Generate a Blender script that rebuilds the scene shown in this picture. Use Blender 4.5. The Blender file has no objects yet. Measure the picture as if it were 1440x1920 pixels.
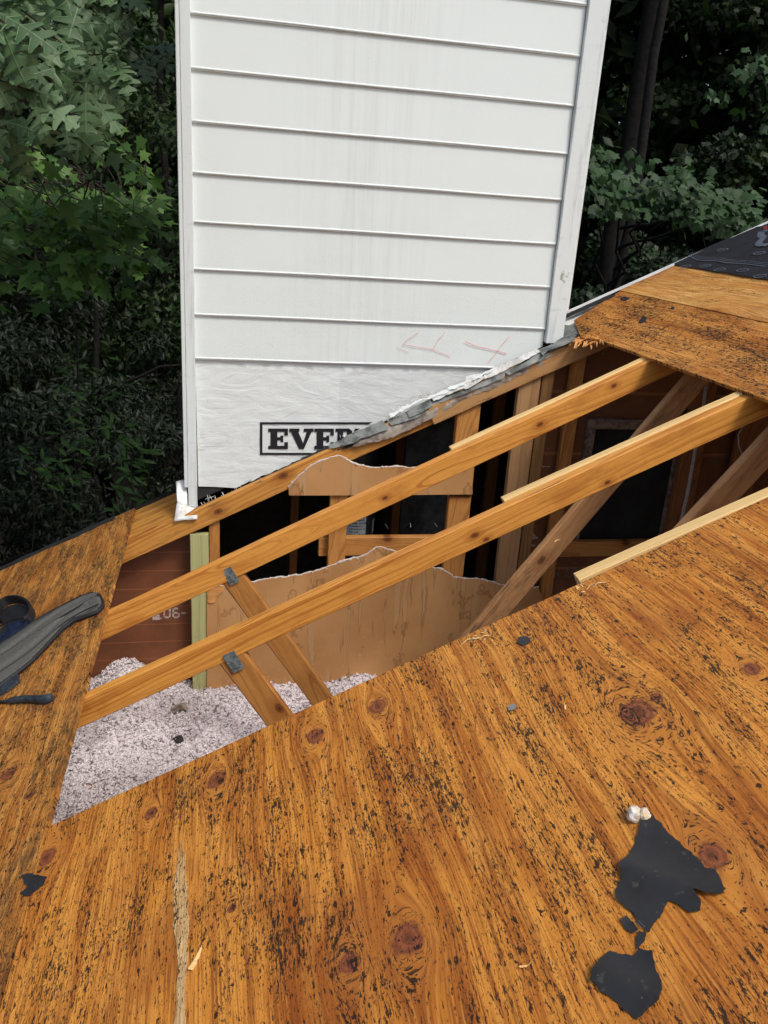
import bpy, bmesh, math, random
import numpy as np
from mathutils import Vector, Matrix
from mathutils.geometry import delaunay_2d_cdt

SC = bpy.context.scene
COL = SC.collection
R = math.radians
# ------------------------------------------------------------------ camera
F_PX, PITCH, ROLL, YAW = 1537.9, 0.34694, 0.06766, 0.21071
CAM = np.array([0.2182, -2.3069, 1.3738])
ROOF = 0.44856
TAN, COS, SIN = math.tan(ROOF), math.cos(ROOF), math.sin(ROOF)
fwd = np.array([math.sin(YAW)*math.cos(PITCH), math.cos(YAW)*math.cos(PITCH), -math.sin(PITCH)])
_r = np.cross(fwd, [0, 0, 1]); _r /= np.linalg.norm(_r); _u = np.cross(_r, fwd)
rt = math.cos(ROLL)*_r + math.sin(ROLL)*_u
up = -math.sin(ROLL)*_r + math.cos(ROLL)*_u
cd = bpy.data.cameras.new('camera'); cam = bpy.data.objects.new('camera', cd); COL.objects.link(cam)
cd.sensor_fit = 'VERTICAL'; cd.sensor_height = 36; cd.sensor_width = 27; cd.lens = F_PX/1920*36
cd.clip_start = .05; cd.clip_end = 500
M = Matrix.Identity(4)
for i in range(3):
    M[i][0] = rt[i]; M[i][1] = up[i]; M[i][2] = -fwd[i]; M[i][3] = CAM[i]
cam.matrix_world = M
SC.camera = cam
# ------------------------------------------------------------------ light
SUN_EL, SUN_AZ = R(56), R(32)          # azimuth measured from -Y (camera side) towards +X
sdir = Vector((math.sin(SUN_AZ)*math.cos(SUN_EL), -math.cos(SUN_AZ)*math.cos(SUN_EL), math.sin(SUN_EL)))
w = bpy.data.worlds.new("World"); SC.world = w; w.use_nodes = True
wn = w.node_tree; bg = wn.nodes['Background']
sky = wn.nodes.new('ShaderNodeTexSky'); sky.sky_type = 'NISHITA'; sky.sun_disc = False
sky.sun_elevation = SUN_EL; sky.sun_rotation = math.atan2(sdir.x, sdir.y)
sky.air_density = 1.0; sky.dust_density = 4.0; sky.ozone_density = 1.0
wn.links.new(sky.outputs[0], bg.inputs[0]); bg.inputs[1].default_value = .11
sl = bpy.data.lights.new('sun', 'SUN'); sl.energy = 1.5; sl.angle = R(14); sl.color = (1, .975, .94)
so = bpy.data.objects.new('sun', sl); COL.objects.link(so)
so.rotation_euler = sdir.to_track_quat('Z', 'Y').to_euler(); so.location = (0, 0, 20)
SC.view_settings.view_transform = 'Standard'; SC.view_settings.look = 'None'
SC.view_settings.gamma = 1; SC.view_settings.exposure = 0.42
SC.render.resolution_x = 768; SC.render.resolution_y = 1024
SC.render.film_transparent = False

# ------------------------------------------------------------------ geometry of the photograph's planes
def ray(px, py): return fwd + rt*(px-720)/F_PX - up*(py-960)/F_PX
def at_y(px, py, y):
    d = ray(px, py); return CAM + d*(y-CAM[1])/d[1]
def at_roof(px, py, off=0.014):
    d = ray(px, py); k = (CAM[0]*TAN+off-CAM[2])/(d[2]-d[0]*TAN); return CAM + k*d
def at_z(px, py, z):
    d = ray(px, py); return CAM + d*(z-CAM[2])/d[2]
def at_d(px, py, dist):
    d = ray(px, py); return CAM + d*dist
def uv(px, py, off=0.014):                 # slope coordinates on the roof
    q = at_roof(px, py, off); return (q[0]/COS, q[1])
def rad(px, py, r):                        # pixel radius -> metres on the roof
    q = at_roof(px, py); return r*float(np.dot(q-CAM, fwd))/F_PX
ROOFM = Matrix(((COS, 0, -SIN, 0), (0, 1, 0, 0), (SIN, 0, COS, 0), (0, 0, 0, 1)))
DT = 0.0125                                 # deck thickness
rnd = random.Random(5)
nr = np.random.default_rng(7)

# ------------------------------------------------------------------ object helpers
def tag(o, label=None, cat=None, group=None, kind=None):
    if label: o['label'] = label
    if cat: o['category'] = cat
    if group: o['group'] = group
    if kind: o['kind'] = kind
    return o
def mesh_obj(name, v, f, mat, parent=None, mw=None, smooth=False):
    me = bpy.data.meshes.new(name)
    me.from_pydata([tuple(map(float, q)) for q in v], [], [tuple(map(int, q)) for q in f])
    me.materials.append(mat)
    if smooth:
        me.polygons.foreach_set('use_smooth', [True]*len(me.polygons))
    me.update()
    o = bpy.data.objects.new(name, me); COL.objects.link(o)
    if mw is not None: o.matrix_world = mw
    if parent: o.parent = parent
    return o
def big_mesh(name, v, f4, mat, parent=None, smooth=False):       # numpy verts, list of arrays of equal-length faces
    me = bpy.data.meshes.new(name)
    loops = np.concatenate([a.reshape(-1) for a in f4]).astype(np.int32)
    tot = np.concatenate([np.full(len(a), a.shape[1]) for a in f4]).astype(np.int32)
    st = np.concatenate([[0], np.cumsum(tot)[:-1]]).astype(np.int32)
    me.vertices.add(len(v)); me.vertices.foreach_set('co', v.astype(np.float32).ravel())
    me.loops.add(len(loops)); me.loops.foreach_set('vertex_index', loops)
    me.polygons.add(len(tot)); me.polygons.foreach_set('loop_start', st); me.polygons.foreach_set('loop_total', tot)
    if smooth: me.polygons.foreach_set('use_smooth', np.ones(len(tot), bool))
    me.materials.append(mat); me.update(calc_edges=True)
    o = bpy.data.objects.new(name, me); COL.objects.link(o)
    if parent: under(o, parent)
    return o
def empty(name, loc=(0, 0, 0)):
    o = bpy.data.objects.new(name, None); COL.objects.link(o); o.empty_display_size = .1
    o.location = loc
    return o
def under(ch, pa):                          # parent keeping the place
    bpy.context.view_layer.update()
    ch.parent = pa; ch.matrix_parent_inverse = pa.matrix_world.inverted(); return ch
def bm_obj(name, bm, mat, parent=None, mw=None, smooth=False):
    me = bpy.data.meshes.new(name); bm.normal_update(); bm.to_mesh(me); bm.free(); me.materials.append(mat)
    if smooth: me.polygons.foreach_set('use_smooth', [True]*len(me.polygons))
    o = bpy.data.objects.new(name, me); COL.objects.link(o)
    if mw is not None: o.matrix_world = mw
    if parent: under(o, parent)
    return o
def box_bm(bm, x0, x1, y0, y1, z0, z1):
    vs = [bm.verts.new((x, y, z)) for x in (x0, x1) for y in (y0, y1) for z in (z0, z1)]
    for f in ((0, 1, 3, 2), (4, 6, 7, 5), (0, 4, 5, 1), (2, 3, 7, 6), (0, 2, 6, 4), (1, 5, 7, 3)):
        bm.faces.new([vs[i] for i in f])
    return vs
def box(name, x0, x1, y0, y1, z0, z1, mat, parent=None, bev=0):
    c = Vector(((x0+x1)/2, (y0+y1)/2, (z0+z1)/2))
    bm = bmesh.new(); box_bm(bm, x0-c.x, x1-c.x, y0-c.y, y1-c.y, z0-c.z, z1-c.z)
    if bev: bmesh.ops.bevel(bm, geom=bm.edges[:], offset=bev, segments=2, affect='EDGES')
    return bm_obj(name, bm, mat, parent, Matrix.Translation(c))
def beam(name, A, B, wid, dep, mat, parent=None, side=(0, 1, 0), bev=.003, wob=.0015, seed=0, centre=False):
    """board whose TOP centre line runs A -> B; wid along 'side', dep downwards (perpendicular)"""
    A, B = Vector(A), Vector(B); L = (B-A).length
    ex = (B-A).normalized(); ez = ex.cross(Vector(side)).normalized(); ey = ez.cross(ex)
    if ez.z < 0 and abs(ex.z) < .999: ez, ey = -ez, -ey
    mid = (A+B)/2 + (ez*dep/2 if centre else Vector())
    rr = random.Random(seed)
    n = max(2, int(L/.06)); bm = bmesh.new(); rings = []
    b = bev; sec = [(-wid/2+b, 0), (wid/2-b, 0), (wid/2, -b), (wid/2, -dep+b), (wid/2-b, -dep), (-wid/2+b, -dep), (-wid/2, -dep+b), (-wid/2, -b)]
    ph = rr.random()*6
    for i in range(n+1):
        x = -L/2+L*i/n; dy = wob*math.sin(i*.31+ph); dz = wob*.7*math.sin(i*.17+ph*2)
        rings.append([bm.verts.new((x, y+dy+rr.uniform(-.0005, .0005), z+dz+rr.uniform(-.0005, .0005))) for y, z in sec])
    for a, c in zip(rings, rings[1:]):
        for k in range(8):
            bm.faces.new((a[k], a[(k+1) % 8], c[(k+1) % 8], c[k]))
    bm.faces.new(rings[0][::-1]); bm.faces.new(rings[-1])
    bmesh.ops.recalc_face_normals(bm, faces=bm.faces[:])
    mw = Matrix(((ex.x, ey.x, ez.x, mid.x), (ex.y, ey.y, ez.y, mid.y), (ex.z, ey.z, ez.z, mid.z), (0, 0, 0, 1)))
    return bm_obj(name, bm, mat, parent, mw)
def jag(pts, amp, step, seed=1, closed=True, skip=()):
    rr = random.Random(seed); out = []
    n = len(pts)
    for i in range(n if closed else n-1):
        a = np.array(pts[i]); b = np.array(pts[(i+1) % n]); L = np.linalg.norm(b-a)
        out.append(tuple(a))
        if i in skip: continue
        k = int(L/step); nrm = np.array([-(b-a)[1], (b-a)[0]])/max(L, 1e-9); w_ = 0
        for j in range(1, k):
            w_ = w_*.6+rr.uniform(-1, 1)*amp
            out.append(tuple(a+(b-a)*(j+rr.uniform(-.25, .25))/k+nrm*w_))
    if not closed: out.append(tuple(pts[-1]))
    return out
def sheet(name, outline, hfun, thick, mat, mw=None, parent=None, grid=.02, smooth=True, flat=None):
    """filled outline (2D) with a height field and a real thickness"""
    o2 = np.array(outline); n = len(o2)
    mn, mx = o2.min(0), o2.max(0); pts = [tuple(q) for q in o2]
    rr = random.Random(3)
    def inside(x, y):
        c = False; j = n-1
        for i in range(n):
            xi, yi = o2[i]; xj, yj = o2[j]
            if (yi > y) != (yj > y) and x < (xj-xi)*(y-yi)/(yj-yi)+xi: c = not c
            j = i
        return c
    x = mn[0]+grid/2
    while x < mx[0]:
        y = mn[1]+grid/2
        while y < mx[1]:
            if inside(x, y): pts.append((x+rr.uniform(-.2, .2)*grid, y+rr.uniform(-.2, .2)*grid))
            y += grid
        x += grid
    res = delaunay_2d_cdt([Vector(p) for p in pts], [(i, (i+1) % n) for i in range(n)], [list(range(n))], 1, 1e-7)
    V, E, Fc = res[0], res[1], res[2]
    nv = len(V); up_ = []; dn = []
    for p in V:
        h = hfun(p.x, p.y); up_.append((p.x, p.y, h+thick)); dn.append((p.x, p.y, h if flat is None else flat))
    faces = []; cnt = {}
    for f in Fc:
        f = list(f)
        a = sum(V[f[i]].x*V[f[(i+1) % len(f)]].y-V[f[(i+1) % len(f)]].x*V[f[i]].y for i in range(len(f)))
        if a < 0: f = f[::-1]
        faces.append(f); faces.append([i+nv for i in f[::-1]])
        for i in range(len(f)): cnt[(f[i], f[(i+1) % len(f)])] = 1
    for (a, b) in cnt:
        if (b, a) not in cnt: faces.append([b, a, a+nv, b+nv])
    o = mesh_obj(name, up_+dn, faces, mat, None, mw, False)
    if smooth:
        m_ = o.data; m_.polygons.foreach_set('use_smooth', [len(p.vertices) == 3 for p in m_.polygons])
        rim = set()
        for p in m_.polygons:
            if len(p.vertices) == 4:
                for ek in p.edge_keys: rim.add(ek)
        at_ = m_.attributes.new('sharp_edge', 'BOOLEAN', 'EDGE')
        for e in m_.edges:
            if tuple(sorted(e.vertices)) in rim: at_.data[e.index].value = True
    if parent: under(o, parent)
    return o
def plane_y(y):                              # local (x, z) -> world on a vertical plane facing the camera
    return Matrix(((1, 0, 0, 0), (0, 0, -1, y), (0, 1, 0, 0), (0, 0, 0, 1)))
def xz(px, py, y):
    q = at_y(px, py, y); return (q[0], q[2])
def tube_bm(bm, pts, r, seg=6, taper=1.0):
    pts = [Vector(p) for p in pts]; prev = None; n = len(pts)
    for i, p in enumerate(pts):
        d = (pts[min(i+1, n-1)]-pts[max(i-1, 0)]).normalized()
        a = d.cross(Vector((0, 0, 1)) if abs(d.z) < .9 else Vector((1, 0, 0))).normalized(); b = d.cross(a)
        rr = r*(1+(taper-1)*i/max(1, n-1)) if not isinstance(r, (list, tuple)) else r[i]
        ring = [bm.verts.new(p+a*rr*math.cos(2*math.pi*k/seg)+b*rr*math.sin(2*math.pi*k/seg)) for k in range(seg)]
        if prev:
            for k in range(seg): bm.faces.new((prev[k], prev[(k+1) % seg], ring[(k+1) % seg], ring[k]))
        else: bm.faces.new(ring[::-1])
        prev = ring
    bm.faces.new(prev)

# ------------------------------------------------------------------ node helpers
class NT:
    def __init__(s, name):
        s.m = bpy.data.materials.new(name); s.m.use_nodes = True; s.t = s.m.node_tree
        s.b = s.t.nodes['Principled BSDF']; s.out = s.t.nodes['Material Output']
    def _in(s, sock, v):
        if hasattr(v, 'is_linked') or isinstance(v, bpy.types.NodeSocket): s.t.links.new(v, sock)
        elif v is not None: sock.default_value = v
    def n(s, t, **k):
        nd = s.t.nodes.new(t)
        for a, b in k.items(): setattr(nd, a, b)
        return nd
    def obj(s): return s.n('ShaderNodeTexCoord').outputs['Object']
    def math(s, op, a, b=None, c=None, clamp=False):
        nd = s.n('ShaderNodeMath', operation=op, use_clamp=clamp)
        s._in(nd.inputs[0], a)
        if b is not None: s._in(nd.inputs[1], b)
        if c is not None: s._in(nd.inputs[2], c)
        return nd.outputs[0]
    def sep(s, v):
        nd = s.n('ShaderNodeSeparateXYZ'); s._in(nd.inputs[0], v); return nd.outputs
    def comb(s, x, y, z=0.0):
        nd = s.n('ShaderNodeCombineXYZ'); s._in(nd.inputs[0], x); s._in(nd.inputs[1], y); s._in(nd.inputs[2], z); return nd.outputs[0]
    def scale(s, v, sc, loc=(0, 0, 0)):
        nd = s.n('ShaderNodeMapping'); s._in(nd.inputs[0], v); nd.inputs['Scale'].default_value = sc; nd.inputs['Location'].default_value = loc; return nd.outputs[0]
    def noise(s, v, sc=1.0, det=3.0, ro=.55, dist=0.0):
        nd = s.n('ShaderNodeTexNoise'); s._in(nd.inputs['Vector'], v); nd.inputs['Scale'].default_value = sc
        nd.inputs['Detail'].default_value = det; nd.inputs['Roughness'].default_value = ro; nd.inputs['Distortion'].default_value = dist
        return nd.outputs[0]
    def voro(s, v, sc=1.0, feat='F1'):
        nd = s.n('ShaderNodeTexVoronoi', feature=feat); s._in(nd.inputs['Vector'], v); nd.inputs['Scale'].default_value = sc; return nd.outputs
    def ramp(s, f, stops, interp='LINEAR'):
        nd = s.n('ShaderNodeValToRGB'); cr = nd.color_ramp; cr.interpolation = interp
        while len(cr.elements) < len(stops): cr.elements.new(.5)
        for e, (p, c) in zip(cr.elements, stops):
            e.position = p; e.color = (c, c, c, 1) if isinstance(c, (int, float)) else (*c, 1)
        s._in(nd.inputs[0], f); return nd.outputs[0]
    def step(s, f, a, b):                     # smooth 0..1 between a and b
        nd = s.n('ShaderNodeMapRange', interpolation_type='SMOOTHSTEP'); s._in(nd.inputs[0], f)
        s._in(nd.inputs[1], a); s._in(nd.inputs[2], b); return nd.outputs[0]
    def mix(s, f, a, b, mode='MIX'):
        nd = s.n('ShaderNodeMix', data_type='RGBA', blend_type=mode); s._in(nd.inputs[0], f)
        for i, v in ((6, a), (7, b)):
            if isinstance(v, tuple): v = (*v, 1) if len(v) == 3 else v
            s._in(nd.inputs[i], v)
        return nd.outputs[2]
    def done(s, col, rough=.6, bump=None, bs=.3, bd=.002, spec=.3, metal=0.0):
        if isinstance(col, tuple): col = (*col, 1)
        s._in(s.b.inputs['Base Color'], col); s._in(s.b.inputs['Roughness'], rough)
        s.b.inputs['Specular IOR Level'].default_value = spec; s._in(s.b.inputs['Metallic'], metal)
        if bump is not None:
            nd = s.n('ShaderNodeBump'); nd.inputs['Strength'].default_value = bs; nd.inputs['Distance'].default_value = bd
            s._in(nd.inputs['Height'], bump); s.t.links.new(nd.outputs[0], s.b.inputs['Normal'])
        return s.m

def plywood(name, knots=(), off=(0, 0), light=(.67, .260, .035), mid=(.45, .138, .015), dark=(.19, .046, .007),
            speck=.5, blots=.5, dirt=0.0, dirtcol=(.10, .055, .022), spk=(150, 26), figure=1.0, spot=()):
    t = NT(name); o = t.obj(); x, y, z = t.sep(o)[:3]
    x0 = x
    # slow wander of the grain
    wv = t.noise(t.comb(t.math('MULTIPLY', x, 2.2), t.math('MULTIPLY', y, 1.1), off[0]+3.1), 1, 3, .5)
    xx = t.math('ADD', x, t.math('MULTIPLY', t.math('SUBTRACT', wv, .5), .045*figure))
    kmask = None; kring = None; khalo = None
    for (kx, ky, r) in knots:
        dx = t.math('SUBTRACT', x, kx); dy = t.math('MULTIPLY', t.math('SUBTRACT', y, ky), .50)
        r2 = t.math('ADD', t.math('MULTIPLY', dx, dx), t.math('MULTIPLY', dy, dy))
        xx = t.math('SUBTRACT', xx, t.math('DIVIDE', t.math('MULTIPLY', dx, r*r*2.0), t.math('ADD', r2, r*r*.7)))
        dyk = t.math('MULTIPLY', dy, 1.7)
        rk = t.math('SQRT', t.math('ADD', t.math('MULTIPLY', dx, dx), t.math('MULTIPLY', dyk, dyk)))
        q = t.math('DIVIDE', rk, r)
        kmask = q if kmask is None else t.math('MINIMUM', kmask, q)
        qh = t.math('DIVIDE', t.math('SQRT', r2), r)
        khalo = qh if khalo is None else t.math('MINIMUM', khalo, qh)
    g_f = t.noise(t.comb(t.math('MULTIPLY', xx, 260), t.math('MULTIPLY', y, 7), off[1]), 1, 3, .6)
    g_m = t.noise(t.comb(t.math('MULTIPLY', xx, 64), t.math('MULTIPLY', y, 2.0), off[0]), 1, 3, .6)
    g_b = t.noise(t.comb(t.math('MULTIPLY', xx, 11), t.math('MULTIPLY', y, .9), off[0]+7), 1, 3, .55)
    late = t.math('SINE', t.math('ADD', t.math('MULTIPLY', xx, 95), t.math('MULTIPLY', t.noise(t.comb(t.math('MULTIPLY', x, 7), t.math('MULTIPLY', y, 1.5), off[1]+2), 1, 2), 14)))
    col = t.ramp(g_b, [(.22, dark), (.36, mid), (.47, light), (.53, (min(.8, light[0]*1.12), light[1]*1.22, light[2]*1.5)), (.60, mid), (.65, light), (.80, dark)])
    col = t.mix(t.math('MULTIPLY', t.step(g_m, .46, .74), .66), col, dark)
    col = t.mix(t.math('MULTIPLY', t.step(late, .35, 1.0), .30), col, mid)
    col = t.mix(t.math('MULTIPLY', t.step(g_f, .47, .68), .62), col, (dark[0]*.8, dark[1]*.7, dark[2]*.7))
    col = t.mix(t.math('MULTIPLY', t.step(g_f, .52, .30), .4), col, (min(.8, light[0]*1.2), light[1]*1.50, light[2]*2.4))
    blot = t.noise(t.comb(t.math('MULTIPLY', x, 3.1), t.math('MULTIPLY', y, 2.1), off[0]+11), 1, 4, .6)
    col = t.mix(t.math('MULTIPLY', t.step(blot, .50, .70), .62), col, (mid[0]*.62, mid[1]*.48, mid[2]*.6))
    if kmask is not None:
        nq = t.math('ADD', kmask, t.math('MULTIPLY', t.math('SUBTRACT', t.noise(o, 42, 4), .5), .85))
        col = t.mix(t.math('MULTIPLY', t.step(khalo, 2.6, 1.0), .40), col, (.50, .19, .035))
        ring = t.math('SINE', t.math('MULTIPLY', nq, 14))
        kc = t.mix(t.step(ring, -.6, .8), (.19, .052, .022), (.27, .080, .032))
        kc = t.mix(t.step(nq, .35, .1), kc, (.10, .03, .014))
        col = t.mix(t.math('MULTIPLY', t.step(nq, 1.12, .80), .93), col, kc)
        col = t.mix(t.math('MULTIPLY', t.math('MULTIPLY', t.step(nq, .92, 1.0), t.step(nq, 1.2, 1.05)), .15), col, (.07, .02, .006))
    if dirt > 0:
        d1 = t.noise(t.comb(t.math('MULTIPLY', xx, 16), t.math('MULTIPLY', y, 5), 1.7+off[1]), 1, 6, .68)
        d2 = t.noise(t.comb(t.math('MULTIPLY', xx, 90), t.math('MULTIPLY', y, 22), off[1]), 1, 4, .7)
        dm = t.step(t.math('ADD', t.math('MULTIPLY', d1, .6), t.math('MULTIPLY', d2, .45)), .60-.16*dirt, .80-.16*dirt)
        col = t.mix(t.math('MULTIPLY', dm, .85), col, dirtcol)
    # black fibre-following flecks left by the felt
    lf = t.noise(t.comb(t.math('MULTIPLY', xx, 26), t.math('MULTIPLY', y, 2.6), off[0]+5), 1, 3, .6)
    lf2 = t.noise(t.comb(t.math('MULTIPLY', x, 4.5), t.math('MULTIPLY', y, 3.5), off[0]+9), 1, 3, .6)
    dens = t.math('ADD', t.math('MULTIPLY', lf, .50), t.math('MULTIPLY', lf2, .55))
    thr = t.math('SUBTRACT', .617-.07*speck, t.math('MULTIPLY', t.math('SUBTRACT', dens, .52), .42))
    f1 = t.noise(t.comb(t.math('MULTIPLY', xx, spk[0]*1.5), t.math('MULTIPLY', y, spk[1]*1.5), off[1]+4), 1, 4.0, .72)
    m1 = t.step(f1, thr, t.math('ADD', thr, .022))
    f4 = t.noise(t.comb(t.math('MULTIPLY', xx, spk[0]*.6), t.math('MULTIPLY', y, spk[1]*1.3), off[1]+24), 1, 3.0, .7)
    m1 = t.math('MAXIMUM', m1, t.step(f4, t.math('ADD', thr, .045), t.math('ADD', thr, .065)))
    cross = t.noise(t.comb(t.math('MULTIPLY', x, 22), t.math('MULTIPLY', y, 210), off[1]+8), 1, 3, .6)
    m2 = t.math('MULTIPLY', t.step(cross, .66, .71), t.step(lf2, .55, .66))
    vo = t.voro(t.comb(t.math('MULTIPLY', x, 24), t.math('MULTIPLY', y, 19), off[0]), 1)
    vr = t.sep(vo[1])[0]
    nb = t.math('ADD', vo[0], t.math('MULTIPLY', t.math('SUBTRACT', t.noise(o, 160, 2), .5), .22))
    sz = t.math('MULTIPLY', t.math('SUBTRACT', vr, 1-.55*blots), .34)
    m3 = t.math('LESS_THAN', nb, sz)
    f5 = t.noise(t.comb(t.math('MULTIPLY', xx, spk[0]*3.2), t.math('MULTIPLY', y, spk[1]*4.5), off[1]+34), 1, 2.0, .6)
    m1 = t.math('MAXIMUM', m1, t.math('MULTIPLY', t.step(f5, t.math('ADD', thr, .035), t.math('ADD', thr, .06)), .85))
    blk = t.math('MAXIMUM', t.math('MAXIMUM', m1, t.math('MULTIPLY', m2, .8)), m3)
    col = t.mix(t.math('MULTIPLY', blk, .93), col, (.014, .009, .006))
    # pale raw scratches across the grain
    sc = t.noise(t.comb(t.math('MULTIPLY', x, 14), t.math('MULTIPLY', y, 330), off[1]+14), 1, 2, .5)
    col = t.mix(t.math('MULTIPLY', t.math('MULTIPLY', t.step(sc, .67, .73), t.step(lf2, .53, .60)), .7), col, (.80, .50, .19))
    for (sx, sy, sr, c_) in spot:
        dx = t.math('SUBTRACT', x, sx); dy = t.math('MULTIPLY', t.math('SUBTRACT', y, sy), .55)
        q = t.math('ADD', t.math('DIVIDE', t.math('SQRT', t.math('ADD', t.math('MULTIPLY', dx, dx), t.math('MULTIPLY', dy, dy))), sr), t.math('MULTIPLY', t.math('SUBTRACT', t.noise(o, 70, 3), .5), 1.6))
        col = t.mix(t.math('MULTIPLY', t.step(q, 1.1, .5), .8), col, c_)
    h = t.math('SUBTRACT', t.math('ADD', t.math('MULTIPLY', g_f, .6), t.math('MULTIPLY', g_m, .6)), t.math('MULTIPLY', blk, -.25))
    ro = t.math('ADD', .48, t.math('MULTIPLY', g_f, .3))
    return t.done(col, ro, h, .55, .0016, .32)

def lumber(name, light=(.64, .33, .085), dark=(.36, .125, .020), ring=1.0, pith=(.06, .09), tilt=.045, knot=(), dirt=0., dirtcol=(.12, .06, .03), rough=.55, blot=.25, saw=.25):
    t = NT(name); o = t.obj(); x, y, z = t.sep(o)[:3]
    ri = t.n('ShaderNodeObjectInfo').outputs['Random']
    wob = t.math('SUBTRACT', t.noise(t.comb(t.math('MULTIPLY', x, 1.6), t.math('MULTIPLY', ri, 31), 0.), 1, 2), .5)
    wob2 = t.math('SUBTRACT', t.noise(t.comb(t.math('MULTIPLY', x, 5), t.math('MULTIPLY', z, 14), t.math('MULTIPLY', y, 14)), 1, 2), .5)
    yy = t.math('ADD', t.math('ADD', y, pith[0]), t.math('MULTIPLY', wob, .05))
    zz = t.math('ADD', t.math('ADD', z, pith[1]), t.math('ADD', t.math('MULTIPLY', x, tilt), t.math('MULTIPLY', wob2, .018)))
    kq = None
    for (kx, kz, r) in knot:
        dx = t.math('MULTIPLY', t.math('SUBTRACT', x, kx), .6); dz = t.math('SUBTRACT', z, kz)
        r2 = t.math('ADD', t.math('MULTIPLY', dx, dx), t.math('MULTIPLY', dz, dz))
        zz = t.math('SUBTRACT', zz, t.math('DIVIDE', t.math('MULTIPLY', dz, r*r*1.6), t.math('ADD', r2, r*r*.5)))
        q = t.math('DIVIDE', t.math('SQRT', r2), r); kq = q if kq is None else t.math('MINIMUM', kq, q)
    rr = t.math('SQRT', t.math('ADD', t.math('MULTIPLY', yy, yy), t.math('MULTIPLY', zz, zz)))
    s0 = t.noise(t.comb(t.math('MULTIPLY', rr, 150*ring), t.math('MULTIPLY', x, .35), 0.), 1, 3, .75)
    s1 = t.math('MULTIPLY', t.math('SUBTRACT', s0, .5), 5.0)
    fine = t.noise(t.comb(t.math('MULTIPLY', x, 9), t.math('MULTIPLY', z, 330), t.math('MULTIPLY', y, 330)), 1, 3, .6)
    bl = t.noise(t.comb(t.math('MULTIPLY', x, 5), t.math('MULTIPLY', z, 16), t.math('ADD', t.math('MULTIPLY', y, 16), t.math('MULTIPLY', ri, 17))), 1, 4, .6)
    col = t.mix(t.math('MULTIPLY', t.step(s1, -.2, .8), .80), light, dark)
    col = t.mix(t.math('MULTIPLY', t.step(fine, .48, .72), .35), col, dark)
    col = t.mix(t.math('MULTIPLY', t.step(bl, .48, .72), blot), col, (dark[0]*.8, dark[1]*.75, dark[2]*.8))
    sp = t.noise(t.comb(t.math('MULTIPLY', x, 60), t.math('MULTIPLY', z, 160), t.math('MULTIPLY', y, 160)), 1, 2, .5)
    col = t.mix(t.math('MULTIPLY', t.step(sp, .74, .78), .7), col, (.05, .025, .01))
    ck = t.noise(t.comb(t.math('MULTIPLY', x, 2.2), t.math('MULTIPLY', z, 150), t.math('MULTIPLY', y, 60)), 1, 2, .5)
    col = t.mix(t.math('MULTIPLY', t.step(ck, .71, .735), saw*1.3), col, (.10, .04, .012))
    sw = t.noise(t.comb(t.math('MULTIPLY', x, 260), t.math('MULTIPLY', z, 3), t.math('MULTIPLY', y, 3)), 1, 1, .5)
    col = t.mix(t.math('MULTIPLY', t.step(sw, .50, .75), saw*.35), col, dark)
    if kq is not None:
        nq = t.math('ADD', kq, t.math('MULTIPLY', t.math('SUBTRACT', t.noise(o, 90, 2), .5), .4))
        col = t.mix(t.math('MULTIPLY', t.step(kq, 3.2, .8), .45), col, (dark[0]*.75, dark[1]*.6, dark[2]*.6))
        col = t.mix(t.math('MULTIPLY', t.step(nq, 1.1, .7), .85), col, (.16, .045, .012))
        col = t.mix(t.math('MULTIPLY', t.step(nq, .45, .15), .8), col, (.045, .015, .006))
    if dirt:
        dn = t.noise(t.comb(t.math('MULTIPLY', x, 7), t.math('MULTIPLY', z, 30), t.math('MULTIPLY', y, 30)), 1, 5, .65)
        col = t.mix(t.math('MULTIPLY', t.step(dn, .62-.25*dirt, .78-.2*dirt), .85), col, dirtcol)
    return t.done(col, rough, t.math('ADD', t.math('MULTIPLY', s1, .12), fine), .25, .001, .35)

def plain(name, col, rough=.6, var=.25, sc=30, spec=.3, metal=0., bump=.0, dark=None, bd=.002):
    t = NT(name); o = t.obj(); n1 = t.noise(o, sc, 5, .65)
    d = dark or tuple(c*(1-var*1.6) for c in col)
    c = t.mix(t.step(n1, .35, .68), col, d)
    n2 = t.noise(o, sc*7, 3, .6)
    return t.done(c, t.math('ADD', rough-.08, t.math('MULTIPLY', n1, .16)), t.math('ADD', n1, t.math('MULTIPLY', n2, .5)), bump, bd, spec, metal)

# ------------------------------------------------------------------ materials
def kn(*l): return [(*uv(a, b), rad(a, b, r)) for a, b, r in l]
K1 = kn((595, 1378, 19), (410, 1460, 19), (288, 1522, 13), (713, 1322, 18), (770, 1757, 32), (660, 1802, 20), (92, 1605, 20), (440, 1700, 9))
K2 = kn((1200, 1332, 33), (1063, 1610, 22), (1342, 1600, 28), (880, 1243, 20), (1415, 1252, 16), (1235, 1305, 10))
pale = (.72, .42, .16)
M_PLYA = plywood('stained_plywood', K1, (0, 0), speck=.62, blots=.55)
M_PLYB = plywood('stained_plywood_knotty', K2, (21, 13), speck=.60, blots=.6)
M_PLYL = plywood('weathered_plywood', kn((20, 1450, 18), (60, 1490, 9)), (41, 33), light=(.62, .26, .045), mid=(.42, .145, .020), dark=(.17, .045, .008), speck=.60, blots=.3, dirt=.85, dirtcol=(.085, .048, .020), spk=(150, 30))
M_PLYU = plywood('upper_plywood', (), (61, 53), light=(.60, .25, .045), mid=(.45, .155, .020), dark=(.17, .045, .008), speck=.95, blots=.4, dirt=.45, spk=(95, 26))
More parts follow.
